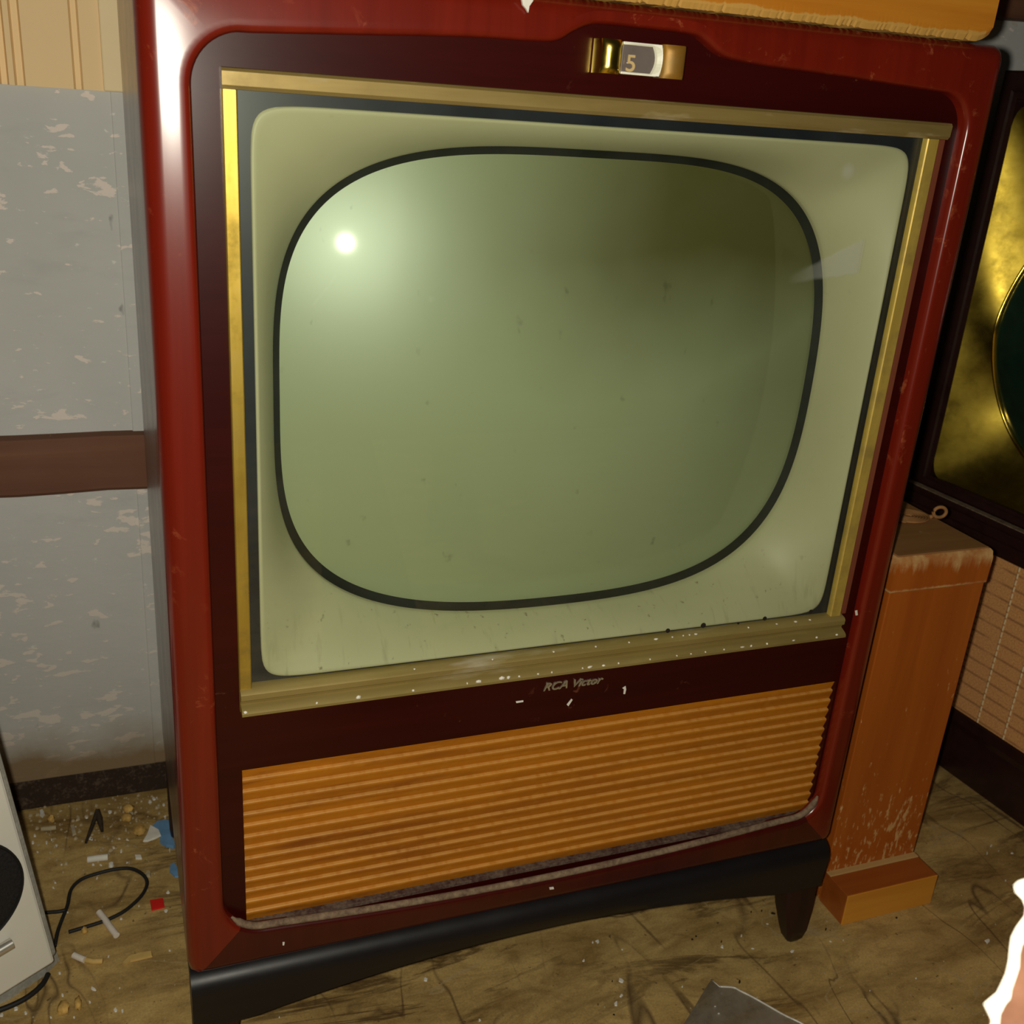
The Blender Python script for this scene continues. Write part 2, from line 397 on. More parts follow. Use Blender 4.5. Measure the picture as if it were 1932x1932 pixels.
M['chrome'] = plain('dull_chrome', (0.62, 0.60, 0.55), 0.3, 0.8, 0.5)
M['rubber'] = plain('black_rubber', (0.014, 0.013, 0.012), 0.6, 0, 0.3)
M['flake'] = plain('white_paint_flake', (0.72, 0.69, 0.62), 0.6, 0, 0.3, 0.06, 60)
M['flake_dull'] = plain('dull_paint_flake', (0.40, 0.33, 0.21), 0.7, 0, 0.3, 0.12, 90)
M['crumb'] = plain('yellow_foam_crumb', (0.52, 0.32, 0.09), 0.8, 0, 0.2, 0.2, 120)
M['paper_blue'] = plain('blue_paper', (0.13, 0.27, 0.46), 0.6, 0, 0.3, 0.1, 50)
M['paper_red'] = plain('red_paper', (0.62, 0.012, 0.008), 0.5, 0, 0.3, 0.05, 50)
M['stick'] = plain('white_stick', (0.74, 0.66, 0.58), 0.6, 0, 0.3, 0.05, 50)
M['yellow_paper'] = plain('yellowed_paper', (0.60, 0.40, 0.13), 0.7, 0, 0.3, 0.08, 50)
M['twig'] = plain('dark_twig', (0.035, 0.024, 0.016), 0.8, 0, 0.2, 0.2, 120)
M['grit'] = plain('dark_grit', (0.02, 0.014, 0.01), 0.8, 0, 0.2, 0.2, 120)
M['dial'] = plain('grey_dial', (0.15, 0.12, 0.115), 0.5, 0, 0.4, 0.05, 50)
M['numeral'] = plain('tan_numeral', (0.62, 0.45, 0.22), 0.5, 0, 0.4, 0.05, 50)
M['ivory'] = plain('ivory_plastic', (0.80, 0.78, 0.66), 0.3, 0, 0.5, 0.03, 50)
M['nickel'] = plain('tarnished_nickel', (0.42, 0.36, 0.24), 0.35, 0.6, 0.5, 0.15, 200)
M['coil'] = plain('pale_brown_cord', (0.34, 0.16, 0.055), 0.6, 0, 0.3, 0.1, 80)
M['carton'] = plain('pinkish_board', (0.17, 0.078, 0.045), 0.75, 0, 0.2, 0.14, 45)
M['torn_rim'] = plain('white_torn_fibre', (0.90, 0.86, 0.72), 0.8, 0, 0.2, 0.04, 150)

def film_mat():
    t = NT('clear_plastic_film')
    tr = t.n('ShaderNodeBsdfTransparent'); tr.inputs[0].default_value = (0.86, 0.86, 0.84, 1)
    df = t.n('ShaderNodeBsdfDiffuse'); df.inputs[0].default_value = (0.42, 0.36, 0.28, 1)
    gl = t.n('ShaderNodeBsdfGlossy'); gl.inputs['Roughness'].default_value = 0.30
    n = t.noise(t.map(), 40.0, 5, 0.6)
    m = t.n('ShaderNodeMixShader'); t.l(t.ramp(n, 0.35, 0.65, 0.14, 0.40), m.inputs[0]); t.l(tr.outputs[0], m.inputs[1]); t.l(df.outputs[0], m.inputs[2])
    m2 = t.n('ShaderNodeMixShader'); m2.inputs[0].default_value = 0.12; t.l(m.outputs[0], m2.inputs[1]); t.l(gl.outputs[0], m2.inputs[2])
    b = t.n('ShaderNodeBump'); b.inputs['Strength'].default_value = 0.6; b.inputs['Distance'].default_value = 0.004
    t.l(n, b.inputs['Height']); t.l(b.outputs[0], gl.inputs['Normal'])
    return t.done(m2.outputs[0])
M['film'] = film_mat()

# ------------------------------------------------------------------ mesh helpers
def link(name, bm, mat, parent=None, smooth=None, org=(0, 0, 0), recalc=True):
    """bm -> ONE mesh object. org: what is taken off the coordinates (the parent's own place)."""
    if recalc:
        bmesh.ops.recalc_face_normals(bm, faces=bm.faces)
    me = bpy.data.meshes.new(name)
    if any(org):
        bmesh.ops.translate(bm, verts=bm.verts, vec=-Vector(org))
    bm.to_mesh(me)
    bm.free()
    me.materials.append(M[mat] if isinstance(mat, str) else mat)
    o = bpy.data.objects.new(name, me)
    COL.objects.link(o)
    if parent is not None:
        o.parent = parent
    if smooth is not None:
        for p in me.polygons:
            p.use_smooth = True
        if smooth < 179:
            me.set_sharp_from_angle(angle=math.radians(smooth))
    return o

def thing(name, label, cat, loc=(0, 0, 0), rot=(0, 0, 0), group=None):
    o = bpy.data.objects.new(name, None)
    COL.objects.link(o)
    o.empty_display_size = 0.05
    o.location = loc
    o.rotation_euler = rot
    tag(o, label, cat, group)
    return o

def tag(o, label, cat, group=None):
    o['label'] = label
    o['category'] = cat
    if group:
        o['group'] = group
    return o

def struct(o):
    o['kind'] = 'structure'
    return o

def box(bm, x0, x1, y0, y1, z0, z1, bev=0.0, seg=2):
    r = bmesh.ops.create_cube(bm, size=1.0)
    vs = r['verts']
    for v in vs:
        v.co = Vector((x0 + (v.co.x + .5) * (x1 - x0), y0 + (v.co.y + .5) * (y1 - y0), z0 + (v.co.z + .5) * (z1 - z0)))
    if bev > 0:
        es = list({e for v in vs for e in v.link_edges})
        bmesh.ops.bevel(bm, geom=es, offset=bev, segments=seg, profile=0.5, affect='EDGES')
    return bm

def loft(bm, rings, closed=True, cap0=False, cap1=False):
    """rings of points -> quads; returns the vertex rings"""
    vr = [[bm.verts.new(p) for p in r] for r in rings]
    n = len(vr[0])
    for a, b in zip(vr[:-1], vr[1:]):
        for i in range(n if closed else n - 1):
            j = (i + 1) % n
            try:
                bm.faces.new((a[i], a[j], b[j], b[i]))
            except ValueError:
                pass
    if cap0:
        bm.faces.new(vr[0][::-1])
    if cap1:
        bm.faces.new(vr[-1])
    return vr

def tube(bm, pts, rad, seg=8, cap=True):
    """round bar along a list of points; rad a number or a list"""
    pts = [Vector(p) for p in pts]
    rings = []
    up = Vector((0, 0, 1))
    for i, p in enumerate(pts):
        d = (pts[min(i + 1, len(pts) - 1)] - pts[max(i - 1, 0)]).normalized()
        s = d.cross(up)
        if s.length < 1e-3:
            s = d.cross(Vector((1, 0, 0)))
        s.normalize()
        t = s.cross(d).normalized()
        r = rad[i] if isinstance(rad, (list, tuple)) else rad
        rings.append([p + (s * math.cos(a) + t * math.sin(a)) * r for a in (2 * PI * k / seg for k in range(seg))])
    loft(bm, rings, True, cap, cap)
    return bm

def smooth_path(pts, n=8):
    """Catmull-Rom through the points"""
    P = [Vector(p) for p in pts]
    P = [P[0] * 2 - P[1]] + P + [P[-1] * 2 - P[-2]]
    out = []
    for i in range(1, len(P) - 2):
        for k in range(n):
            t = k / n
            a, b, c, d = P[i - 1], P[i], P[i + 1], P[i + 2]
            out.append(0.5 * ((2 * b) + (c - a) * t + (2 * a - 5 * b + 4 * c - d) * t * t + (3 * b - a - 3 * c + d) * t ** 3))
    out.append(P[-2])
    return out

def prism(bm, outline, z0, z1, taper=1.0):
    """flat outline (x, y) -> a slab between two levels"""
    cx = sum(p[0] for p in outline) / len(outline)
    cy = sum(p[1] for p in outline) / len(outline)
    lo = [(p[0], p[1], z0) for p in outline]
    hi = [(cx + (p[0] - cx) * taper, cy + (p[1] - cy) * taper, z1) for p in outline]
    loft(bm, [lo, hi], True, True, True)
    return bm

def set_wear(o, fn):
    """per-vertex amount of rubbed finish along worn arrises"""
    me = o.data
    a = me.attributes.new('wear', 'FLOAT', 'POINT')
    for v in me.vertices:
        a.data[v.index].value = fn(v.co)

def pillow(bm, cx, cz, hw, hh, y_base, depth, n=4.0, seg=40, rows=10, p=2.2):
    """soft convex cushion facing -Y"""
    rings = []
    for k in range(rows + 1):
        r = 1.0 - k / rows * 0.98
        y = y_base - depth * (1 - r ** p) ** (1 / p)
        ring = []
        for i in range(seg):
            a = 2 * PI * i / seg
            c, s = math.cos(a), math.sin(a)
            q = (abs(c) ** n + abs(s) ** n) ** (-1 / n)
            ring.append((cx + hw * c * q * r, y, cz + hh * s * q * r))
        rings.append(ring)
    loft(bm, rings, True, False, True)
    return bm

def superpt(phi, cx, cz, a, b, n):
    c, s = math.cos(phi), math.sin(phi)
    k = (abs(c) ** n + abs(s) ** n) ** (-1 / n)
    return cx + a * c * k, cz + b * s * k

# ------------------------------------------------------------------ THE SETTING
bm = bmesh.new(); box(bm, -1.6, 2.6, -1.9, 0.56, -0.05, 0.0)
struct(link('floor', bm, 'floor'))
bm = bmesh.new()
box(bm, -1.6, 2.6, 0.486, 0.53, 0.0465, 2.3, 0.0)
box(bm, 0.018, 0.075, 0.4835, 0.489, 0.048, 0.90, 0.0008, 1)
struct(link('wall_back', bm, 'wall'))
bm = bmesh.new(); box(bm, -1.6, 2.6, 0.489, 0.55, 0.0, 0.0460, 0.003)
struct(link('baseboard_back', bm, 'skirting'))

def batten(name, z0, z1):
    bm = bmesh.new()
    n = 90
    rings = []
    for i in range(n + 1):
        x = -1.6 + 4.2 * i / n
        w = 0.0012 * math.sin(i * 1.7) + 0.001 * math.sin(i * 0.61)
        rings.append([(x, 0.488, z0 + w), (x, 0.4655, z0 + 0.002 + w), (x, 0.462, z0 + 0.006 + w), (x, 0.4625, z1 - 0.016 + w * .5), (x, 0.472, z1 - 0.002 + w * .5), (x, 0.488, z1 + w * .4)])
    loft(bm, rings, True, True, True)
    return struct(link(name, bm, 'batten'))
batten('trim_1', 0.436, 0.504)
batten('trim_2', 1.034, 1.105)

# beige ribbed board over the upper wall
t = thing('wall_panel', 'beige ribbed board fixed over the upper grey wall, left of the large mahogany television', 'wall panel', (0.1, 0.486, 0.868))
bm = bmesh.new()
prof = [(-0.100, 0), (-0.100, .010), (-0.084, .010), (-0.082, .004), (-0.077, .004), (-0.075, .010), (-0.070, .010), (-0.068, .005), (-0.062, .005), (-0.060, .010),
        (-0.016, .010), (-0.014, .006), (-0.009, .006), (-0.007, .010), (0.044, .010), (0.048, .004), (0.06, .004), (0.064, .010), (0.16, .010), (0.17, .006), (0.18, .006), (0.19, .010), (0.5, .010), (0.5, 0)]
loft(bm, [[(x, 0.4855 - d, z) for x, d in prof] for z in (0.868, 1.03)], True, True, True)
link('ribbed_board', bm, 'beige', t, org=t.location)
bm = bmesh.new(); box(bm, 0.012, 0.042, 0.4715, 0.4752, 0.868, 1.03, 0.0015)
link('cover_strip', bm, 'beige_pale', t, org=t.location)['label'] = 'paler cover strip'

# ------------------------------------------------------------------ THE LARGE TELEVISION
XL, XR, ZB, ZT = 0.0275, 0.7135, 0.1473, 0.960
XC, ZC = (XL + XR) / 2, 0.5537
TV = thing('television', 'large red mahogany console television with cream screen surround, gold trim and tan louvred speaker', 'television', (XC, 0, 0))
O = TV.location

def arc(cx, cz, r, a0, a1, n=12):
    return [(cx + r * math.cos(math.radians(a0 + (a1 - a0) * k / n)), cz + r * math.sin(math.radians(a0 + (a1 - a0) * k / n))) for k in range(n + 1)]

def dens(pts, step=0.012):
    out = []
    for (a, b) in zip(pts, pts[1:] + pts[:1]):
        L = math.hypot(b[0] - a[0], b[1] - a[1])
        k = max(1, int(L / step))
        for i in range(k):
            out.append((a[0] + (b[0] - a[0]) * i / k, a[1] + (b[1] - a[1]) * i / k))
    return out

xl, xr, zb = 0.0595, 0.6845, 0.1890
def low_edge(x):
    u = (x - XC) / 0.27
    return zb - 0.0115 * max(0.0, 1 - u * u)
bump_pts = [(p.x, p.y) for p in smooth_path([(0.098, 0.9185, 0), (0.175, 0.9235, 0), (0.244, 0.928, 0), (0.292, 0.9293, 0), (0.309, 0.9312, 0), (0.320, 0.9376, 0), (0.332, 0.9430, 0), (0.346, 0.9445, 0),
            (0.380, 0.9446, 0), (0.415, 0.9438, 0), (0.427, 0.9398, 0), (0.4393, 0.9330, 0), (0.452, 0.9298, 0), (0.482, 0.9275, 0), (0.556, 0.9251, 0), (0.6545, 0.9203, 0)], 5)]
inner = arc(xl + .034, .8845, .034, 180, 97, 12) + bump_pts + arc(xr - .030, .8905, .030, 82, 0, 12) + arc(xr - .030, zb + .030, .030, 0, -88, 10) + [(x, low_edge(x)) for x in [0.64 - 0.0135 * k for k in range(40)]] + arc(xl + .036, zb + .036, .036, 268, 180, 10)
inner = dens(inner)
inner = [p for i, p in enumerate(inner) if math.hypot(p[0] - inner[i - 1][0], p[1] - inner[i - 1][1]) > 1e-4]

def offs(loop, d):
    """move a clockwise loop outwards by d"""
    n = len(loop); out = []
    for i in range(n):
        a, b = loop[i - 2], loop[(i + 2) % n]
        tx, tz = b[0] - a[0], b[1] - a[1]
        L = math.hypot(tx, tz) or 1
        out.append((loop[i][0] - tz / L * d, loop[i][1] + tx / L * d))
    return out

hw, hh = (XR - XL) / 2, (ZT - ZB) / 2
rc = 0.010
def outer_pt(p, inset):
    dx, dz = p[0] - XC, p[1] - ZC
    W, H = hw - inset, hh - inset
    # radial projection on to the inset rectangle, corners slightly rounded
    s = min(W / abs(dx) if abs(dx) > 1e-9 else 1e9, H / abs(dz) if abs(dz) > 1e-9 else 1e9)
    x, z = dx * s, dz * s
    r = max(rc - inset * 0.4, 0.004)
    ex, ez = abs(x) - (W - r), abs(z) - (H - r)
    if ex > 0 and ez > 0:
        L = math.hypot(ex, ez)
        x = math.copysign(W - r + ex / L * r, x); z = math.copysign(H - r + ez / L * r, z)
    return XC + x, ZC + z
rings = []
ins_y = [(0, 0.06), (0, 0.0149)] + [(0.014 - 0.014 * math.cos(a), 0.0149 - 0.014 * math.sin(a)) for a in (1.512 * k / 8 for k in range(1, 9))]
for ins, y in ins_y:
    rings.append([(*outer_pt(p, ins), y) for p in inner])
for d, y in [(0.0085, 0.00040), (0.0045, 0.00012), (0.0026, 0.0006), (0.0010, 0.0020), (0.0, 0.0046), (0.0, 0.0125)]:
    rings.append([(*q, y) for q in offs(inner, d)])
rings = [[(x, y, z) for x, z, y in r] for r in rings]
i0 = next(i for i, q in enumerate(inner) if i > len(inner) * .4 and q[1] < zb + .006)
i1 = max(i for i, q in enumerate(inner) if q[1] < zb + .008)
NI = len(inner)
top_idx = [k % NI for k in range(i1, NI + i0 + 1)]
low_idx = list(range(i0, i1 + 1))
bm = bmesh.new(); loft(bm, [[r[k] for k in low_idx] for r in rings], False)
link('bottom_rail', bm, 'rail_shade_wood', TV, smooth=50, org=O)['label'] = 'lower rail of the frame with shade painted in as near-black'
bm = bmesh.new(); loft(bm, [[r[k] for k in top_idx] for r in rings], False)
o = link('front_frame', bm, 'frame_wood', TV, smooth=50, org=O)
def fw(co):
    x = co.x + XC
    y = co.y
    w = 0.0
    if 0.686 < x < 0.695 and y < 0.003 and 0.3 < co.z < 0.90: w = 0.58
    if 0.050 < x < 0.0575 and y < 0.003 and 0.3 < co.z < 0.76: w = 0.46
    if x < 0.030 and co.z < 0.75: w = max(w, 0.40)
    return w
set_wear(o, fw)

# recessed front panel with the two openings
PY = 0.0117
def rect(x0, x1, z0, z1):
    return [(x0, z0), (x1, z0), (x1, z1), (x0, z1)]
bm = bmesh.new()
def loop_edges(pts, y):
    vs = [bm.verts.new((x, y, z)) for x, z in pts]
    return [bm.edges.new((vs[i], vs[(i + 1) % len(vs)])) for i in range(len(vs))]
GX0, GX1, GZ0, GZ1 = 0.0793, 0.6815, 0.1870, 0.3535
edges = loop_edges([(p[0], p[1]) for p in offs(inner, 0.012)], PY) + loop_edges(rect(0.086, 0.660, 0.425, 0.887), PY) + loop_edges(rect(GX0, GX1, GZ0, GZ1), PY)
bmesh.ops.triangle_fill(bm, use_beauty=True, use_dissolve=False, edges=edges)
for f in bm.faces:
    if f.normal.y > 0: f.normal_flip()
# jambs of the grille opening
for a, b in (((GX0, GZ0), (GX0, GZ1)), ((GX0, GZ1), (GX1, GZ1)), ((GX1, GZ1), (GX1, GZ0))):
    vs = [bm.verts.new((a[0], PY, a[1])), bm.verts.new((b[0], PY, b[1])), bm.verts.new((b[0], PY + .02, b[1])), bm.verts.new((a[0], PY + .02, a[1]))]
    bm.faces.new(vs)
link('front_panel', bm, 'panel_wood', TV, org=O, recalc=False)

# dusty sill of the grille and dusty lower bead of the frame
bm = bmesh.new(); box(bm, GX0 + .0003, GX1 - .0003, PY - .0004, PY + .02, GZ0 - .003, GZ0 + .0008, 0.0004)
link('grille_sill', bm, 'dusty_ledge', TV, org=O)['label'] = 'dust-covered wooden sill under the louvres'
bm = bmesh.new()
path = arc(xl + .036, zb + .036, .0348, 212, 262, 7) + [(x, low_edge(x) + .0012) for x in [0.11 + 0.0265 * k for k in range(20)]] + arc(xr - .030, zb + .030, .0288, 280, 350, 9)
pp = [Vector((x, 0.0052, z)) for x, z in path]
tube(bm, pp, [0.001, 0.0018] + [0.0034] * (len(pp) - 4) + [0.0022, 0.001], 10)
link('frame_bead', bm, 'dusty_bead', TV, smooth=180, org=O)['label'] = 'dusty rounded bead along the bottom of the frame'

# speaker grille: fourteen louvred ridges
bm = bmesh.new()
n, N = 14, 120
pitch = (GZ1 - GZ0 - .0008) / n
prof = []
for k in range(n):
    zt = GZ1 - k * pitch
    prof += [(PY + 0.0063, zt), (PY + 0.0036, zt - 0.0005), (PY + 0.0030, zt - 0.0011), (PY + 0.0031, zt - 0.0028), (PY + 0.0060, zt - pitch + 0.0003)]
prof += [(PY + 0.0075, GZ0)]
rings = [[(GX0 - .001 + (GX1 - GX0 + .002) * i / N, y, z) for y, z in prof] for i in range(N + 1)]
loft(bm, rings, False)
o = link('speaker_grille', bm, 'grille', TV, org=O, recalc=False)
o['label'] = 'tan woven louvred speaker grille'
me = o.data
wa = me.attributes.new('wear', 'FLOAT', 'POINT')
for v in me.vertices:
    wa.data[v.index].value = 1.0 if v.co.y < PY + 0.0030 and (v.index % 5) in (1, 2) or False else 0.0
for v in me.vertices:
    q = v.index % len(prof)
    wa.data[v.index].value = (0.75, 1.0, 0.25, 0.0, 0.0)[q % 5]

# gold trim round the screen
bm = bmesh.new()
loft(bm, [[(x, y, z) for y, z in ((0.012, 0.8975), (0.0068, 0.8970), (0.0052, 0.8950), (0.0058, 0.8866), (0.0080, 0.8842), (0.016, 0.8838))] for x in (0.0790, 0.20, 0.35, 0.5, 0.6735)], True, True, True)
link('trim_strip', bm, 'gold_top', TV, org=O)['label'] = 'tarnished gold strip above the screen'
bm = bmesh.new()
loft(bm, [[(x, y, z) for x, y in ((0.0788, 0.013), (0.0788, 0.0070), (0.0796, 0.0062), (0.0876, 0.0062), (0.0884, 0.0070), (0.0890, 0.016))] for z in (0.414, 0.55, 0.7, 0.884)], True, True, True)
link('trim_strip', bm, 'gold_side', TV, org=O)['label'] = 'bright gold strip left of the screen'
bm = bmesh.new()
loft(bm, [[(x, y, z) for x, y in ((0.6645, 0.013), (0.6645, 0.0075), (0.6635, 0.0066), (0.6530, 0.0066), (0.6522, 0.0075), (0.6515, 0.0125))] for z in (0.418, 0.55, 0.7, 0.884)], True, True, True)
link('trim_strip', bm, 'gold_right', TV, org=O)['label'] = 'gold strip right of the screen'
bm = bmesh.new()
prof = [(0.016, 0.4360), (0.0090, 0.4352), (0.0030, 0.4338), (0.0012, 0.4318), (0.0016, 0.4268), (0.0042, 0.4248), (0.0050, 0.4222), (-0.0018, 0.4196), (-0.0040, 0.4176), (-0.0038, 0.4152), (-0.0010, 0.4138), (0.013, 0.4132)]
loft(bm, [[(0.0792 + (0.6668 - 0.0792) * i / 40, y, z) for y, z in prof] for i in range(41)], True, True, True)
o = link('trim_strip', bm, 'gold_bottom', TV, smooth=35, org=O)
o['label'] = 'stepped dirty gold ledge below the screen'

bm = bmesh.new(); box(bm, 0.6650, 0.6735, 0.0102, 0.0120, 0.434, 0.884, 0.0006)
link('side_fillet', bm, 'faded_wood', TV, org=O)['label'] = 'faded strip of wood right of the gold trim'
# blue-black liner behind the glass, cream mask, tube
SCX, SCZ, SA, SB, SN = 0.3711, 0.6574, 0.2547, 0.2009, 3.44
SPH = Vector((XC, 0.9213, 0.658)); SR = 0.887
def sph_y(x, z, r=SR):
    return SPH.y - math.sqrt(max(r * r - (x - SPH.x) ** 2 - (z - SPH.z) ** 2, 0))
MX0, MX1, MZ0, MZ1 = 0.0968, 0.6450, 0.4368, 0.8768
mcx, mcz, ma, mb = (MX0 + MX1) / 2, (MZ0 + MZ1) / 2, (MX1 - MX0) / 2, (MZ1 - MZ0) / 2
PH = []
for q in range(4):
    PH += [PI / 2 * q + PI / 2 * (0.5 + 0.5 * math.copysign(abs(u) ** 1.35, u)) for u in (-1 + 2 * k / 72 for k in range(72))]
def rrect(phi, grow=0.0):
    return superpt(phi, mcx, mcz, ma + grow, mb + grow, 26)
rows = []
for grow, y in ((-0.0005, 0.0150), (-0.0002, 0.0136), (-0.0010, 0.0128), (-0.0022, 0.0126)):
    rows.append([(rrect(p, grow)[0], y, rrect(p, grow)[1]) for p in PH])
K = 26
for k in range(1, K + 1):
    s = k / K
    row = []
    for p in PH:
        x0, z0 = rrect(p, -0.0022)
        x1, z1 = superpt(p, SCX, SCZ, SA, SB, SN)
        y1 = sph_y(x1, z1) - 0.0125
        g = 0.55 * s + 0.45 * s ** 2.6
        row.append((x0 + (x1 - x0) * (s ** 0.92), 0.0126 + (y1 - 0.0126) * g, z0 + (z1 - z0) * (s ** 0.92)))
    rows.append(row)
last = rows[-1]
rows.append([(x + (SCX - x) * 0.002, y + 0.0022, z + (SCZ - z) * 0.002) for x, y, z in last])
rows.append([(x + (SCX - x) * 0.002, y + 0.0060, z + (SCZ - z) * 0.002) for x, y, z in last])
bm = bmesh.new(); loft(bm, rows)
link('screen_mask', bm, 'mask', TV, smooth=60, org=O)
bm = bmesh.new()
loft(bm, [[(*q, y) for q in l] for l, y in ((rect(0.0795, 0.668, 0.418, 0.890), 0.0150), (rect(0.0795, 0.668, 0.418, 0.890), 0.0180))])
for f in list(bm.faces): bm.faces.remove(f)
bm.clear()
ol = rect(0.0800, 0.668, 0.418, 0.892)
ile = [rrect(p, -0.001) for p in PH]
e = []
for pts in (ol, ile):
    vs = [bm.verts.new((x, 0.0140, z)) for x, z in pts]
    e += [bm.edges.new((vs[i], vs[(i + 1) % len(vs)])) for i in range(len(vs))]
bmesh.ops.triangle_fill(bm, use_beauty=True, edges=e)
for f in bm.faces:
    if f.normal.y > 0: f.normal_flip()
link('screen_liner', bm, 'liner', TV, org=O, recalc=False)['label'] = 'blue-black liner between mask and gold trim'
rows = []
for r in [1.06, 1.04, 1.02, 1.0, .97, .93, .88, .82, .75, .67, .58, .48, .38, .28, .18, .09, .02]:
    row = []
    for p in PH:
        x, z = superpt(p, SCX, SCZ, SA * r, SB * r, SN if r > .9 else 2.0 + (SN - 2) * max(0, (r - .2) / .7))
        row.append((x, sph_y(x, z), z))
    rows.append(row)
bm = bmesh.new(); loft(bm, rows, True, False, True)
tube_o = link('picture_tube', bm, 'tube', TV, smooth=180, org=O)
rows = []
for d, dy in ((0.0025, -0.0112), (-0.0010, -0.0045), (-0.0056, -0.0012), (-0.0072, 0.0006)):
    row = []
    for p in PH:
        x, z = superpt(p, SCX, SCZ, SA + d, SB + d, SN)
        row.append((x, sph_y(x, z) + dy, z))
    rows.append(row)
bm = bmesh.new(); loft(bm, rows)
link('tube_gasket', bm, 'gasket', TV, smooth=180, org=O)['label'] = 'black rubber ring round the tube face'
bm = bmesh.new(); box(bm, 0.0875, 0.6600, 0.0090, 0.0118, 0.428, 0.888)
link('safety_glass', bm, 'glass', TV, org=O)['label'] = 'clear dusty glass pane with a wipe mark'
# dark screw holes along the lower right of the mask
for (px, py, r) in ((1260, 1190, 0.0022), (1327, 1180, 0.0026), (1443, 1167, 0.0021), (1530, 1154, 0.0021), (1393, 1176, 0.0011)):
    p = aty(px, py, 0.0086)
    bm = bmesh.new()
    loft(bm, [[(p.x + r * math.cos(a), y, p.z + r * math.sin(a)) for a in (2 * PI * k / 14 for k in range(14))] for y in (0.0090, 0.0084)], True, True, True)
    link('dark_spot', bm, 'grit', TV, org=O)['label'] = 'round dark spot at the foot of the glass'

def lettering(name, body, width, height, shear, depth, place, mat, parent, spacing=1.0):
    """raised letters facing -Y, centred at place, fitted to a width (or height)"""
    cu = bpy.data.curves.new(name, 'FONT')
    cu.body = body; cu.size = 0.0112; cu.shear = shear; cu.extrude = depth; cu.space_character = spacing; cu.offset = 0.00012
    cu.align_x = 'CENTER'; cu.align_y = 'CENTER'
    co = bpy.data.objects.new(name + '_curve', cu)
    COL.objects.link(co)
    bpy.context.view_layer.update()
    me = bpy.data.meshes.new_from_object(co.evaluated_get(bpy.context.evaluated_depsgraph_get()))
    bpy.data.objects.remove(co)
    xs = [v.co.x for v in me.vertices]; ys = [v.co.y for v in me.vertices]
    k = width / (max(xs) - min(xs)); q = height / (max(ys) - min(ys)) if height else 1.0
    mx, my = (max(xs) + min(xs)) / 2, (max(ys) + min(ys)) / 2
    me.transform(Matrix.Rotation(PI / 2, 4, 'X') @ Matrix.Diagonal((k, q, 1, 1)) @ Matrix.Translation((-mx, -my, 0)))
    me.transform(Matrix.Translation((place[0] - XC, place[1], place[2])))
    me.materials.append(M[mat])
    o = bpy.data.objects.new(name, me); COL.objects.link(o); o.parent = parent
    return o

# channel indicator: brass window with a number behind clear plastic
CW = link('channel_window', box(bmesh.new(), 0.3405, 0.4085, -0.001, 0.0125, 0.9128, 0.9350, 0.002), 'brass', TV, org=O)
CW['label'] = 'brass channel window above the screen'
bm = bmesh.new()
def cheek(bm, x0, x1, ymid, yedge):
    rings = []
    for k in range(13):
        z = 0.9126 + 0.0226 * k / 12
        e = abs(k / 12 - .5) * 2
        sh = 1 - 0.25 * max(0, e - 0.75) / 0.25
        row = []
        for i in range(13):
            u = i / 12
            x = x0 + (x1 - x0) * u
            b = math.sin(PI * u) ** 0.7
            row.append((x, -0.001 - (yedge + ymid * b) * sh * (1 - 0.5 * max(0, e - .8)), z))
        row += [(x1, 0.010, z), (x0, 0.010, z)]
        rings.append(row)
    loft(bm, rings, True, True, True)
cheek(bm, 0.3398, 0.3572, 0.0055, 0.0015)
link('end_cap', bm, 'brass', CW, smooth=50, org=O)
bm = bmesh.new(); cheek(bm, 0.3905, 0.4090, 0.0045, 0.001)
link('end_cap', bm, 'amber', CW, smooth=50, org=O)['label'] = 'amber-toned right end of the channel window'
bm = bmesh.new(); box(bm, 0.3572, 0.3905, -0.0016, 0.001, 0.9132, 0.9346, 0.001)
link('dial', bm, 'dial', CW, org=O)['label'] = 'grey dial behind the lens'
bm = bmesh.new()
for k in range(1):
    rings = []
    for z in [0.9134 + 0.021 * k2 / 10 for k2 in range(11)]:
        e = (z - 0.9239) / 0.0105
        xo = 0.3895 - 0.0018 * e * e
        xi = 0.3842 - 0.0040 * e * e
        rings.append([(xi, -0.0018, z), (xi + .001, -0.0036, z), (xo - .0006, -0.0052, z), (xo, -0.0022, z), (xo, -0.001, z)])
    loft(bm, rings, True, True, True)
for z0, z1 in ((0.9131, 0.9148), (0.9326, 0.9346)):
    box(bm, 0.3575, 0.3860, -0.0030, -0.0012, z0, z1, 0.0004)
link('dial_surround', bm, 'ivory', CW, org=O)['label'] = 'ivory plastic surround of the dial'
lettering('number', '5', 0.0072, 0.0112, 0.0, 0.0003, (0.3650, -0.0020, 0.9206), 'numeral', CW)['label'] = 'tan figure 5 on the dial'
bm = bmesh.new(); pillow(bm, 0.3735, 0.9239, 0.0162, 0.0102, -0.0022, 0.0052, 5.0, 40, 10, 2.4)
link('lens', bm, 'lens', CW, smooth=180, org=O)['label'] = 'bulging clear plastic lens'

lettering('nameplate', 'RCA Victor', 0.0605, 0.0, 0.42, 0.0007, (0.3785, PY - 0.0007, 0.3952), 'nickel', TV, 0.98)['label'] = 'small slanted metal lettering under the screen'

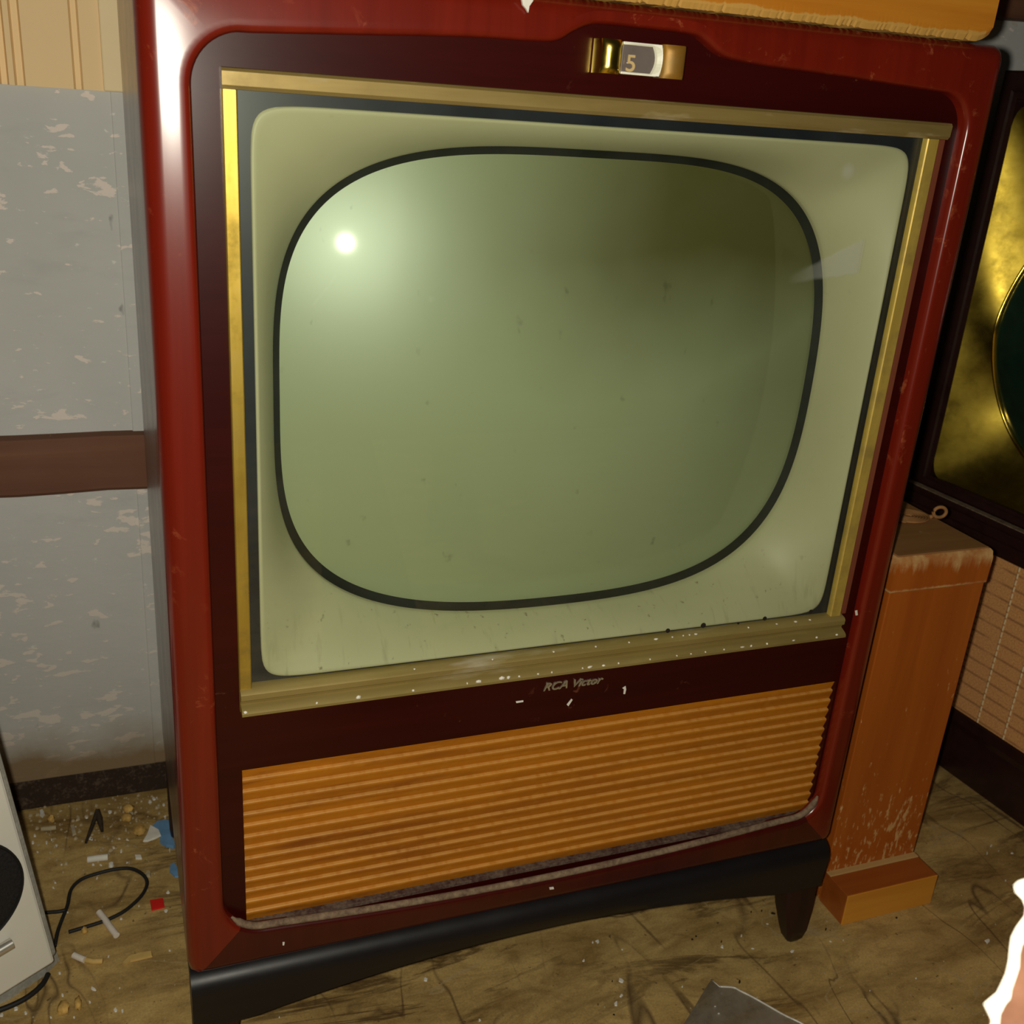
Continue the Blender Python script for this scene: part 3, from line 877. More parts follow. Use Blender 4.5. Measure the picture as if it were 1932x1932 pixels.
# paint splashes on the rail and frame
def splash(pts, y):
    bm = bmesh.new()
    v = [aty(px, py, y) for px, py in pts]
    loft(bm, [[(p.x, yy, p.z) for p in v] for yy in (y, y - 0.0005)], True, True, True)
    link('paint_splash', bm, 'flake', TV, org=O)
splash([(1174, 1298), (1180, 1294), (1181, 1300), (1179, 1309), (1176, 1309), (1177, 1300)], PY - 0.0001)
splash([(1069, 1329), (1078, 1318), (1080, 1320), (1072, 1332)], PY - 0.0001)
splash([(973, 1323), (987, 1321), (987, 1324), (974, 1326)], PY - 0.0001)
splash([(1036, 1674), (1044, 1673), (1045, 1677), (1037, 1678)], 0.0)
splash([(1613, 1152), (1617, 1151), (1618, 1160), (1614, 1161)], 0.0)
splash([(533, 1777), (537, 1777), (536, 1783), (533, 1783)], 0.0)

# cabinet body behind the frame
bm = bmesh.new()
tw = 0.014
sec = [(XL + .0005, ZB), (XR - .0005, ZB), (XR - .0005, ZT - .0005), (XL + .0005, ZT - .0005)]
inn_ = [(XL + tw, ZB + tw), (XR - tw, ZB + tw), (XR - tw, ZT - tw), (XL + tw, ZT - tw)]
loft(bm, [[(x, y, z) for x, z in l] for l, y in ((inn_, 0.385), (inn_, 0.058), (sec, 0.058), (sec, 0.40))], True, True, True)
link('cabinet', bm, 'side_wood', TV, smooth=40, org=O)['label'] = 'dark varnished cabinet sides and top'

# black base apron with an arched lower edge, rolled top
bm = bmesh.new()
N = 60
ax0, ax1 = 0.029, 0.7125
def arch(x):
    u = (x - XC) / 0.29
    return 0.1135 - 0.028 * u * u if abs(u) < 1.0 else 0.0855
rings = []
for i in range(N + 1):
    x = ax0 + (ax1 - ax0) * i / N
    zb_ = arch(x)
    row = [(x, 0.036, ZB + .004), (x, 0.0195, ZB + .001)]
    for k in range(9):
        a = PI / 2 * k / 8
        row.append((x, 0.0195 - 0.0205 * math.sin(a), ZB - 0.0195 + 0.0195 * math.cos(a)))
    row += [(x, 0.0015, (ZB - .02 + zb_) / 2), (x, 0.0030, zb_ + .001), (x, 0.0042, zb_), (x, 0.036, zb_)]
    rings.append(row)
loft(bm, rings, True, True, True)
link('base_apron', bm, 'base_wood', TV, smooth=40, org=O)['label'] = 'black arched apron with a rolled top edge'
for s, x0 in ((1, ax0 + .001), (-1, ax1 - .001)):
    bm = bmesh.new(); box(bm, min(x0, x0 + s * .022), max(x0, x0 + s * .022), 0.03, 0.39, 0.092, ZB - .0005, 0.003)
    link('side_rail', bm, 'base_wood', TV, org=O)
def leg(mx, my):
    bm = bmesh.new()
    secs = [(0.135, .668, .7118, .006, .036), (0.09, .670, .7118, .0045, .036), (0.05, .6765, .7122, .0045, .033), (0.02, .6845, .7122, .006, .029), (0.006, .6885, .7110, .009, .026), (0.0, .6925, .7080, .012, .022)]
    rings = []
    for z, x0, x1, y0, y1 in secs:
        c = 0.003
        r = [(x0 + c, y0), (x1 - c, y0), (x1, y0 + c), (x1, y1 - c), (x1 - c, y1), (x0 + c, y1), (x0, y1 - c), (x0, y0 + c)]
        rings.append([((2 * XC - x) if mx else x, (0.405 - y) if my else y, z) for x, y in r])
    loft(bm, rings, True, True, True)
    link('leg', bm, 'leg_wood', TV, smooth=40, org=O)
for a in (0, 1):
    for b in (0, 1): leg(a, b)

# ------------------------------------------------------------------ BOX ON TOP
BX = thing('wooden_box', 'orange wooden box with a rubbed pale lower edge resting on top of the large television', 'box', (0.44, 0.16, ZT))
bm = bmesh.new()
n = 260
rnd = random.Random(3)
low = []
for i in range(n + 1):
    x = 0.19 + (0.6895 - 0.19) * i / n
    low.append((x, ZT + 0.0006 + 0.0016 * rnd.random() ** 4))
rings = []
for i, (x, z) in enumerate(low):
    e = max(0, (x - 0.675) / 0.0145)
    zz = z + 0.006 * e * e
    rings.append([(x, 0.31, ZT + .0004), (x, 0.31, 1.19), (x, 0.004, 1.19), (x, 0.001, 1.187), (x, 0.0008, 1.03), (x, 0.0008, 0.985), (x, 0.0010, 0.972), (x, 0.0020, zz + 0.004), (x, 0.0045, zz)])
loft(bm, rings, True, True, True)
o = link('box_body', bm, 'box_wood', BX, org=BX.location)
def bw(co):
    z = co.z + ZT
    return 1.0 if z < 0.9675 and co.y < -0.14 else 0.0
set_wear(o, bw)
# ------------------------------------------------------------------ ORANGE STAND
ST = thing('wooden_stand', 'tall narrow orange wooden stand with a stepped foot, right of the large television', 'stand', (0.838, 0.13, 0))
so = ST.location
bm = bmesh.new(); box(bm, 0.7725, 0.9045, 0.0608, 0.235, 0.0, 0.4585, 0.0012)
o = link('post', bm, 'post_wood', ST, org=so)
bm = bmesh.new()
# cap: rubbed top edge, slightly bevelled
rings = []
for z, d in ((0.421, 0.0), (0.4225, -0.0012), (0.452, -0.0016), (0.4605, -0.0002), (0.463, 0.002)):
    rings.append([(0.7725 + d, 0.0608 + d, z), (0.9045 - d, 0.0608 + d, z), (0.9045 - d, 0.235 - d, z), (0.7725 + d, 0.235 - d, z)])
loft(bm, rings, True, True, True)
for f in list(bm.faces):
    pass
bmesh.ops.subdivide_edges(bm, edges=[e for e in bm.edges if abs(e.verts[0].co.z - e.verts[1].co.z) < 1e-5], cuts=24, use_grid_fill=True)
o = link('cap', bm, 'cap_wood', ST, org=so)
o['label'] = 'cap with pale rubbed edges'
set_wear(o, lambda c: 0.62 if (c.z > 0.449 and c.z < 0.4625) else (0.66 if c.z < 0.4226 else 0.0))
bm = bmesh.new(); box(bm, 0.776, 0.901, 0.064, 0.232, 0.4625, 0.4642, 0.0005)
link('top_board', bm, 'post_top', ST, org=so)['label'] = 'dull worn top surface'
bm = bmesh.new(); box(bm, 0.7715, 0.9055, 0.0190, 0.0612, 0.0, 0.0435, 0.0008)
link('foot', bm, 'post_dark', ST, org=so)
bm = bmesh.new(); box(bm, 0.7715, 0.9055, 0.0174, 0.0191, 0.0, 0.0434, 0.0006)
link('foot_front', bm, 'foot_wood', ST, org=so)['label'] = 'paler orange front of the foot'
bm = bmesh.new(); box(bm, 0.7720, 0.9050, 0.052, 0.0606, 0.0430, 0.0448, 0.0006)
link('joint_strip', bm, 'pale_strip', ST, org=so)['label'] = 'pale rubbed strip where post meets foot'

# coiled cord with a loop, lying on the stand's top
bm = bmesh.new()
cx, cy = 0.868, 0.158
pts = []
for k in range(0, 150):
    a = k * 0.28
    r = 0.0045 + 0.00055 * a
    pts.append((cx + r * math.cos(a) * 1.0, cy + r * math.sin(a) * 0.8, 0.4658))
tube(bm, pts, 0.0012, 6)
lp = []
for k in range(25):
    a = 2 * PI * k / 24
    lp.append((0.9035 + 0.0075 * math.cos(a), 0.1475 - 0.002 * math.cos(a), 0.4722 + 0.0065 * math.sin(a)))
tube(bm, lp, 0.0021, 8, False)
tube(bm, [(cx + .024, cy - .008, 0.466), (0.897, 0.150, 0.4665)], 0.0025, 6)
tag(link('cord_coil', bm, 'coil', None, smooth=180), 'small flat brown coil with a standing loop lying on top of the orange stand', 'coil')

# ------------------------------------------------------------------ SECOND TELEVISION (local: x = along the front towards us, y = depth, z = up)
ang = math.atan2(-0.99535, 0.096298)
T2 = thing('television', 'near-black television with gold screen surround and brown speaker cloth at the right edge', 'television', (1.1285, 0.259, 0), (0, 0, ang))
# local +y must point away from the viewer's side: rotate(ang) takes +x to the front's direction, +y to (0.995, 0.096)
S0, S1, H2 = -0.163, 0.50, 0.9685
bm = bmesh.new(); box(bm, S0, S1, 0.105, 0.42, 0.03, H2, 0.004)
link('cabinet', bm, 'tv2_wood', T2)
def ring2(bm, loops, ys):
    loft(bm, [[(x, y, z) for x, z in l] for l, y in zip(loops, ys)])
bm = bmesh.new()
def rc2(i): return rect(S0 + i, S1 - i, 0.401 + i * .6, H2 - i * 1.3)
ring2(bm, [rc2(0), rc2(0), rc2(0.002), rc2(0.018), rc2(0.020), rc2(0.026), rc2(0.0265)], [0.107, 0.003, 0.0, 0.0, 0.003, 0.004, 0.026])
link('screen_frame', bm, 'tv2_wood', T2)
# gold bowl
c2x, c2z, a2, b2, n2 = 0.1685, 0.645, 0.2690, 0.203, 2.9
def dish(p, s):
    return 0.006 + (0.016 + 0.034 * abs(math.sin(2 * p)) ** 1.6) * s
rows = []
K = 14
gx0, gx1, gz0, gz1 = S0 + .025, S1 - .025, 0.412, 0.932
for k in range(K + 1):
    s = k / K
    row = []
    for p in PH[::2]:
        x0, z0 = superpt(p, (gx0 + gx1) / 2, (gz0 + gz1) / 2, (gx1 - gx0) / 2, (gz1 - gz0) / 2, 22)
        x1, z1 = superpt(p, c2x, c2z, a2, b2, n2)
        row.append((x0 + (x1 - x0) * s, dish(p, s), z0 + (z1 - z0) * s))
    rows.append(row)
bm = bmesh.new(); loft(bm, rows)
link('screen_mask', bm, 'gold_mask', T2, smooth=60)['label'] = 'dull gold dished screen surround'
bm = bmesh.new()
rows = []
for d, y in ((0.003, 0.0), (0.0005, -0.003), (-0.002, -0.0025), (-0.003, 0.004)):
    rows.append([(superpt(p, c2x, c2z, a2 + d, b2 + d, n2)[0], y + dish(p, 1.0), superpt(p, c2x, c2z, a2 + d, b2 + d, n2)[1]) for p in PH[::2]])
loft(bm, rows)
link('screen_rim', bm, 'brass', T2, smooth=180)['label'] = 'thin bright rim round the dark screen'
rows = []
for r in (1.01, .9, .75, .6, .45, .3, .15, .03):
    row = []
    for p in PH[::3]:
        x, z = superpt(p, c2x, c2z, a2 * r, b2 * r, n2)
        row.append((x, 0.010 + (dish(p, 1.0) - 0.006) * r * r, z))
    rows.append(row)
bm = bmesh.new(); loft(bm, rows, True, False, True)
link('picture_tube', bm, 'tube_dark', T2, smooth=180)
# stepped mouldings under the screen
for z0, z1, y, m in ((0.390, 0.4015, -0.016, 'dusty'), (0.372, 0.3895, -0.009, 'tv2'), (0.349, 0.3715, -0.005, 'tv2')):
    bm = bmesh.new(); box(bm, S0, S1, y, 0.107, z0, z1, 0.004, 3)
    o = link('moulding', bm, 'tv2_wood', T2)
bm = bmesh.new(); box(bm, S0 + .002, S1, -0.0155, -0.004, 0.4010, 0.4022, 0.0004)
link('ledge_dust', bm, 'dusty_bead', T2)['label'] = 'line of dust along the moulding below the screen'
bm = bmesh.new(); box(bm, S0 + .02, S1 - .02, 0.0, 0.034, 0.100, 0.3492)
link('speaker_cloth', bm, 'cloth', T2)['label'] = 'brown woven speaker cloth with pale threads'
bm = bmesh.new()
loft(bm, [[(x, y, z) for y, z in ((0.107, 0.0), (0.0, 0.0), (0.0, 0.075), (-0.003, 0.085), (-0.003, 0.099), (0.002, 0.1035), (0.107, 0.1035))] for x in (S0, 0.1, S1)], True, True, True)
link('base_rail', bm, 'tv2_wood', T2)
for x0, x1 in ((S0, S0 + .02), (S1 - .02, S1)):
    bm = bmesh.new(); box(bm, x0, x1, -0.002, 0.107, 0.1035, 0.3485, 0.002)
    link('side_stile', bm, 'tv2_wood', T2)

# ------------------------------------------------------------------ WHITE TWO-SPEAKER BOX (local: x along the front to the left edge, y depth, z up)
yaw, roll = math.radians(26.54), math.radians(6.29)
P0 = at(101, 1811, 0.30 * math.sin(roll) + 0.01)
e1 = Vector((-math.cos(roll) * math.cos(yaw), -math.cos(roll) * math.sin(yaw), -math.sin(roll)))
e2 = Vector((-math.sin(roll) * math.cos(yaw), -math.sin(roll) * math.sin(yaw), math.cos(roll)))
e3 = e2.cross(-e1).normalized()           # away from the viewer
SP = thing('speaker_box', 'white two-speaker box with black round grilles leaning at the lower left of the photo', 'speaker')
SP.matrix_world = Matrix(((-e1.x, e3.x, e2.x, P0.x), (-e1.y, e3.y, e2.y, P0.y), (-e1.z, e3.z, e2.z, P0.z), (0, 0, 0, 1)))
bm = bmesh.new(); box(bm, -0.30, 0.006, 0.003, 0.16, 0.0, 0.36, 0.004)
link('case', bm, 'grey_edge', SP)['label'] = 'grey case edge'
bm = bmesh.new(); box(bm, -0.296, 0.0, -0.004, 0.004, 0.0, 0.356, 0.003)
link('front_panel', bm, 'white_paint', SP)
def disc(name, cx, cz, r, mat, y0, y1, parent, inner=0.0, n=64):
    bm = bmesh.new()
    if inner:
        loft(bm, [[(cx + q * math.cos(a), y, cz + q * math.sin(a)) for a in (2 * PI * k / n for k in range(n))] for q, y in ((r, y0 + .004), (r, y1), (r - (r - inner) * .5, y1 - .0015), (inner, y1), (inner, y0 + .004))])
    else:
        loft(bm, [[(cx + r * q * math.cos(a), y, cz + r * q * math.sin(a)) for a in (2 * PI * k / n for k in range(n))] for q, y in ((1.0, y0), (1.0, y1), (.9, y1 - .0006), (.6, y1 - .0014), (.3, y1 - .0018), (.05, y1 - .002))], True, False, True)
    return link(name, bm, mat, parent, smooth=40)
for cz, col in ((0.134, 'black_cone'), (0.268, 'blue_ring')):
    disc('speaker_cone', -0.0685, cz, 0.0605, 'black_cone', -0.003, -0.0055, SP)
    disc('cone_ring', -0.0685, cz, 0.0625, 'rubber' if cz < .2 else col, -0.006, -0.0065, SP, 0.0600)
bm = bmesh.new()
tube(bm, [(-0.20, -0.011, 0.061), (-0.034, -0.011, 0.061)], 0.0056, 14)
link('trim_bar', bm, 'chrome', SP, smooth=60)['label'] = 'dull chrome bar below the speaker'
for x0 in (-0.045, -0.29):
    bm = bmesh.new(); box(bm, x0, x0 + .04, 0.02, 0.05, -0.010, 0.0005, 0.002)
    link('rubber_foot', bm, 'rubber', SP)
# prop under the raised corner
bm = bmesh.new()
pc = [at(x, y) for x, y in ((112, 1812), (88, 1838), (20, 1884), (-40, 1915), (-60, 1880), (20, 1820))]
prism(bm, [(p.x, p.y) for p in pc], 0.0, 0.012, 0.97)
tag(link('wood_offcut', bm, 'grey_edge'), 'flat grey offcut under the raised corner of the white speaker box', 'offcut')

# black cable looping on the floor
def zpath(pts, z=0.003, off=(0, 1400), k=3.632):
    return [at(x / k + off[0], y / k + off[1], z) for x, y in pts]
CB = thing('power_cable', 'thin black cable looping over the floor beside the white speaker box', 'cable', tuple(at(180, 1680)))
def cable(pts, r=0.0021, name='cable_run'):
    bm = bmesh.new(); tube(bm, smooth_path(pts, 8), r, 8)
    return link(name, bm, 'rubber', CB, smooth=180, org=CB.location)
cable(zpath([(375, 1400), (395, 1300), (425, 1215), (462, 1120), (488, 1010), (560, 940), (680, 897), (800, 870), (900, 868), (975, 905), (1008, 960), (985, 1030), (930, 1095), (850, 1160), (765, 1205), (680, 1238), (560, 1275), (470, 1302)]))
cable(zpath([(300, 1170), (350, 1166), (400, 1162), (446, 1152)], 0.0045))
cable(zpath([(330, 1590), (290, 1660), (200, 1740), (90, 1800), (-40, 1850)]), 0.0028)

# ------------------------------------------------------------------ CLEAR PLASTIC SHEET on the floor
FS = thing('plastic_sheet', 'clear grey plastic sheet lying on the floor at the bottom of the photo', 'plastic sheet', tuple(at(1400, 1930)))
px = [(1342, 1848), (1358, 1862), (1384, 1864), (1396, 1870), (1420, 1882), (1450, 1899), (1480, 1916), (1520, 1936), (1600, 1985), (1500, 2120), (1260, 2080), (1268, 1965), (1290, 1932), (1310, 1900), (1330, 1866)]
top = []
for i, (x, y) in enumerate(px):
    top.append(at(x, y, 0.002 + (0.004 if 1 <= i <= 7 else 0.0)))
bm = bmesh.new()
loft(bm, [[p + Vector((0, 0, -0.0012)) for p in top], top], True, True, True)
link('sheet', bm, 'film', FS, org=FS.location)
M['film_glint'] = plain('painted_film_glint', (0.62, 0.58, 0.52), 0.25, 0, 0.8, 0.1, 120)  # pale colour imitates glints on the film's edge and creases
bm = bmesh.new()
tube(bm, [p + Vector((0, 0, 0.0006)) for p in smooth_path(top[1:9], 5)], 0.0011, 6)
tube(bm, [top[0], top[1]], 0.0006, 6)
link('edge_glint', bm, 'film_glint', FS, smooth=180, org=FS.location)['label'] = 'painted pale glint along the folded edge'
for (x, y, w) in ((1349, 1900, 5), (1356, 1913, 5), (1362, 1873, 4)):
    c = at(x, y, 0.0033)
    bm = bmesh.new(); prism(bm, [(c.x + .0011 * w * math.cos(a) * .5, c.y + .0009 * w * math.sin(a) * .5) for a in (2 * PI * k / 7 for k in range(7))], 0.0022, 0.0042, 0.4)
    link('crease_glint', bm, 'film_glint', FS, org=FS.location)

# ------------------------------------------------------------------ TORN CARDBOARD SHEET close to the camera at the right
CT = thing('cardboard_sheet', 'pinkish cardboard sheet with a torn white edge, out of focus at the lower right corner', 'cardboard', (0.36, -0.55, 0))
def near(x, y, dist):
    return CAM + ray(x, y).normalized() * dist
edge = [(1862, 1960), (1872, 1925), (1857, 1894), (1866, 1886), (1881, 1874), (1890, 1856), (1899, 1836), (1904, 1812), (1906, 1790), (1909, 1768), (1918, 1750), (1934, 1728), (1936, 1712), (1930, 1696), (1916, 1682), (1914, 1670), (1922, 1663), (1950, 1655)]
inn = [(1895, 1960), (1884, 1936), (1886, 1914), (1896, 1894), (1905, 1884), (1908, 1866), (1915, 1846), (1922, 1824), (1923, 1800), (1927, 1784), (1936, 1768), (1950, 1740), (1952, 1716), (1946, 1700), (1940, 1690), (1938, 1682), (1942, 1676), (1960, 1668)]
far = [(x + 140, y + 40) for x, y in inn]
D = 0.400
bm = bmesh.new()
rings = []
L0 = [near(x, y, D + .0006) for x, y in edge]; L1 = [near(x, y, D - .0012 + 0.0007 * math.sin(i * 2.1)) for i, (x, y) in enumerate(edge)]
L2 = [near(x, y, D - .0008 + 0.0006 * math.sin(i * 1.3)) for i, (x, y) in enumerate(inn)]; L3 = [near(x, y, D + .0012) for x, y in inn]
loft(bm, [L0, L1, L2, L3], False)
link('torn_edge', bm, 'torn_rim', CT, smooth=60, org=CT.location)['label'] = 'white torn fibre edge'
bm = bmesh.new()
J = [near(x - 3, y, D + .0002) for x, y in inn]
K1 = [near(x + 45, y + 12, D + 0.004 + .002 * math.sin(i)) for i, (x, y) in enumerate(inn)]
K2 = [near(x, y, D + .012) for x, y in far]
K3 = [p + Vector((0.0, 0.004, -0.0005)) for p in K2]; K4 = [p + Vector((0.0, 0.003, -0.0005)) for p in J]
loft(bm, [J, K1, K2, K3, K4], False)
# the sheet goes on down to the floor
a, b = near(1895, 1950, D + .002), near(2092, 2000, D + .012)
base = [Vector((0.262, -0.570, 0.0)), Vector((0.44, -0.520, 0.0))]
loft(bm, [[a, b], base, [p + Vector((0.0, 0.004, 0)) for p in base], [a + Vector((0, .004, 0)), b + Vector((0, .004, 0))]], False)
link('board', bm, 'carton', CT, smooth=60, org=CT.location)

# ------------------------------------------------------------------ LITTER
def chip(name, px, py, w, h, mat, label, cat, group=None, z=0.0, thick=0.0010, n=7, rot=0.0, seed=None, jag=0.35):
    """a flake of w x h pixels lying on level z under the sight line"""
    r = random.Random(seed if seed is not None else int(px * 31 + py * 17))
    out = []
    for k in range(n):
        a = 2 * PI * k / n + r.uniform(-.25, .25)
        q = 1 - jag * r.random()
        dx, dy = w / 2 * q * math.cos(a), h / 2 * q * math.sin(a)
        p = at(px + dx * math.cos(rot) - dy * math.sin(rot), py + dx * math.sin(rot) + dy * math.cos(rot), z)
        out.append((p.x, p.y))
    c = at(px, py, z)
    bm = bmesh.new()
    prism(bm, out, z + 0.0002, z + 0.0002 + thick, 0.8)
    o = link(name, bm, mat, None, org=(c.x, c.y, z))
    o.location = (c.x, c.y, z)
    return tag(o, label, cat, group)

def poly(name, pts, mat, label, cat, z=0.0, thick=0.002, group=None, taper=0.95):
    v = [at(x, y, z) for x, y in pts]
    c = sum(v, Vector()) / len(v)
    bm = bmesh.new(); prism(bm, [(p.x, p.y) for p in v], z + .0002, z + thick, taper)
    o = link(name, bm, mat, None, org=(c.x, c.y, z)); o.location = (c.x, c.y, z)
    return tag(o, label, cat, group)

def stick(name, pts, r, mat, label, cat):
    v = [at(x, y, r) for x, y in pts]
    c = sum(v, Vector()) / len(v)
    bm = bmesh.new(); tube(bm, v, r, 10)
    o = link(name, bm, mat, None, smooth=50, org=(c.x, c.y, 0)); o.location = (c.x, c.y, 0)
    return tag(o, label, cat)

poly('paper_scrap', [(297, 1552), (312, 1550), (330, 1552), (331, 1562), (325, 1575), (326, 1586), (333, 1596), (328, 1602), (314, 1599), (302, 1592), (302, 1582), (289, 1572), (286, 1562)], 'paper_blue', 'torn blue paper scrap on the floor against the television side', 'paper', thick=0.004)
poly('paper_scrap', [(284, 1559), (300, 1568), (304, 1578), (292, 1584), (278, 1589), (270, 1589), (277, 1578)], 'flake', 'white torn paper corner lying over the blue scrap', 'paper', z=0.004, thick=0.003)
poly('paper_scrap', [(321, 1634), (328, 1628), (336, 1640), (337, 1656), (330, 1656), (320, 1646)], 'paper_blue', 'small pale blue scrap on the floor below the bigger blue one', 'paper')
poly('paper_square', [(283, 1700), (308, 1696), (311, 1713), (286, 1719)], 'paper_red', 'small bright red paper square on the floor', 'paper')
stick('paper_stick', [(187, 1721), (198, 1735), (210, 1752), (220, 1765)], 0.0036, 'stick', 'straight white paper stick lying across the black cable', 'stick')
stick('cigarette_end', [(139, 1802), (150, 1807), (160, 1811)], 0.0034, 'stick', 'white cigarette end with a browned tail on the floor right of the white speaker', 'cigarette end')
stick('cigarette_tail', [(162, 1811), (176, 1814), (194, 1813)], 0.0030, 'yellow_paper', 'browned paper tail beside the white cigarette end', 'paper')
poly('paper_curl', [(231, 1820), (243, 1807), (262, 1801), (287, 1797), (288, 1806), (264, 1812), (246, 1816), (236, 1824)], 'yellow_paper', 'curved yellow paper shaving on the floor beside the television leg', 'paper', thick=0.003)
stick('wood_sliver', [(165, 1622), (185, 1619), (204, 1617)], 0.004, 'flake', 'thick white sliver lying above the black cable loop', 'sliver')
stick('wood_sliver', [(78, 1564), (92, 1563), (106, 1561)], 0.003, 'flake_dull', 'pale flat sliver on the floor near the wall, left of the twig', 'sliver')
poly('paper_scrap', [(133, 1559), (140, 1557), (144, 1575), (137, 1578)], 'flake_dull', 'dull tan paper rectangle standing out left of the twig', 'paper')
poly('paint_chip', [(254, 1616), (266, 1616), (268, 1622), (256, 1622)], 'flake', 'small white rectangle above the top of the cable loop', 'paint chip', thick=0.003)
chip('paint_chip', 210, 1634, 12, 7, 'flake', 'rounded white chip just above the cable, right of the thick sliver', 'paint chip', thick=0.004, n=10, jag=.1, rot=-.4)
chip('paint_chip', 280, 1651, 15, 12, 'flake_dull', 'pale crumpled chip touching the right bend of the cable loop', 'paint chip', thick=0.004)
chip('paint_chip', 80, 1537, 14, 14, 'flake', 'pointed white chip on the floor at the skirting beside the white speaker', 'paint chip', thick=0.005, n=5)
bm = bmesh.new()
a, b, c, d = at(162, 1590, .002), at(176, 1553, .006), at(184, 1527, .016), at(193, 1569, .002)
tube(bm, [a, b, c], [.0016, .0028, .0022], 7); tube(bm, [c, at(188, 1545, .008), d], [.0024, .004, .0018], 7)
tag(link('forked_twig', bm, 'twig', None, smooth=60), 'dark forked twig on the floor below the skirting', 'twig')
for i, (x, y, w, h, lab) in enumerate(((242, 1525, 22, 16, 'yellow foam crumb right under the skirting, uppermost of the yellow crumbs'), (240, 1543, 20, 14, 'rounded yellow foam crumb just below the uppermost one'), (262, 1565, 22, 22, 'yellow foam crumb left of the blue paper scrap'),
        (96, 1545, 14, 10, 'dull yellow crumb beside the pointed white chip'), (119, 1902, 20, 16, 'yellow crumb on the floor below the white speaker, larger than its neighbour'), (147, 1893, 10, 18, 'orange-yellow sliver right of the larger yellow crumb'), (159, 1756, 10, 8, 'tiny yellow crumb inside the cable loop end'))):
    bm = bmesh.new()
    c = at(x, y, 0.003)
    r = random.Random(i + 50)
    ico = bmesh.ops.create_icosphere(bm, subdivisions=2, radius=1.0)
    sx, sy = w * .00032, h * .00045
    for v in bm.verts:
        k = 0.75 + 0.5 * r.random()
        v.co = Vector((v.co.x * sx * k, v.co.y * sy * k, max(-0.003, v.co.z * 0.005 * k)))
    o = link('foam_crumb', bm, 'crumb', None, smooth=60); o.location = c
    tag(o, lab, 'crumb')

ZONES = {
    'a': ('small white paint flake in the litter between skirting and cable loop', 'white flakes in the litter under the skirting',
          [(163, 1543, 7, 9), (207, 1532, 10, 10), (97, 1585, 7, 5), (93, 1575, 6, 4), (88, 1590, 10, 5), (107, 1596, 7, 6), (171, 1583, 10, 8), (173, 1584, 6, 5), (178, 1568, 5, 6), (184, 1625, 12, 6), (190, 1633, 8, 5), (176, 1632, 6, 6), (199, 1616, 10, 7), (205, 1610, 8, 8), (214, 1600, 8, 6), (229, 1606, 12, 7), (240, 1585, 8, 5), (225, 1583, 6, 4), (240, 1628, 5, 5), (62, 1590, 8, 6), (66, 1577, 7, 8), (71, 1608, 5, 4), (290, 1508, 12, 8), (298, 1482, 14, 10), (283, 1513, 8, 8), (309, 1519, 8, 8), (312, 1541, 5, 8), (320, 1605, 12, 4), (130, 1520, 6, 6), (108, 1500, 6, 4), (296, 1506, 6, 6), (246, 1530, 5, 4), (143, 1560, 4, 4)]),
    'b': ('small white paint flake on the bare floor around the black cable', 'white flakes around the cable',
          [(116, 1632, 4, 6), (104, 1666, 4, 6), (101, 1676, 7, 4), (183, 1657, 4, 7), (317, 1684, 8, 10), (313, 1719, 8, 10), (251, 1708, 6, 6), (229, 1734, 5, 7), (128, 1722, 5, 4), (262, 1710, 4, 4), (320, 1794, 5, 6)]),
    'c': ('white paint flake on the floor below and in front of the white speaker box', 'white flakes below the white speaker',
          [(30, 1903, 10, 13), (49, 1912, 8, 11), (218, 1906, 9, 12), (231, 1908, 7, 10), (176, 1866, 14, 10), (113, 1837, 8, 7), (118, 1878, 8, 8), (205, 1805, 4, 8), (170, 1891, 9, 6), (140, 1920, 5, 5), (96, 1920, 5, 7), (226, 1865, 4, 4), (3, 1916, 8, 12)]),
    'd': ('white paint flake on the floor under the arched apron of the large television', 'white flakes under the television',
          [(1128, 1777, 12, 9), (1118, 1778, 6, 4), (1362, 1787, 10, 8), (1101, 1813, 5, 8), (1420, 1790, 3, 7), (1448, 1744, 3, 6), (1174, 1792, 3, 5), (1399, 1766, 6, 5)]),
    'e': ('white paint flake on the open floor in front of the large television', 'white flakes in front of the television',
          [(1172, 1850, 15, 13), (1172, 1879, 8, 9), (1162, 1894, 9, 13), (803, 1848, 12, 9), (905, 1925, 7, 7), (527, 1920, 4, 4), (1287, 1862, 4, 4), (1495, 1795, 8, 9)]),
    'f': ('white paint flake on the floor between the orange stand and the photo\'s right edge', 'white flakes right of the orange stand',
          [(1862, 1610, 4, 10), (1909, 1610, 5, 7), (1870, 1596, 5, 6), (1884, 1606, 3, 4), (1863, 1776, 14, 12), (1897, 1662, 5, 4), (1728, 1846, 5, 5), (1641, 1870, 4, 4), (1567, 1777, 3, 7), (1591, 1774, 3, 4)]),
}
for k, (lab, grp, pts) in ZONES.items():
    for (x, y, w, h) in pts:
        chip('paint_flake', x, y, w, h, 'flake' if k != 'a' or (x + y) % 3 else 'flake_dull', lab, 'paint flake', grp, thick=0.0008, n=8, rot=(x % 7) * .3, jag=.55)
for x, y, w, h in ((1313, 1767, 4, 4), (1306, 1773, 6, 4), (1459, 1724, 12, 5), (1361, 1777, 3, 7), (1437, 1719, 4, 5), (1417, 1721, 4, 4)):
    chip('dark_grit', x, y, w, h, 'grit', 'tiny dark speck of grit on the floor under the large television', 'grit', 'dark grit under the television', n=6, rot=.3)
for x, y, w, h in ((1395, 1853, 5, 8), (1691, 1732, 6, 4), (1155, 1852, 3, 4), (1158, 1915, 6, 3), (1558, 1754, 4, 8)):
    chip('dark_grit', x, y, w, h, 'grit', 'tiny dark speck of grit on the open floor in front of the large television', 'grit', 'dark grit on the open floor', n=6, rot=.3)

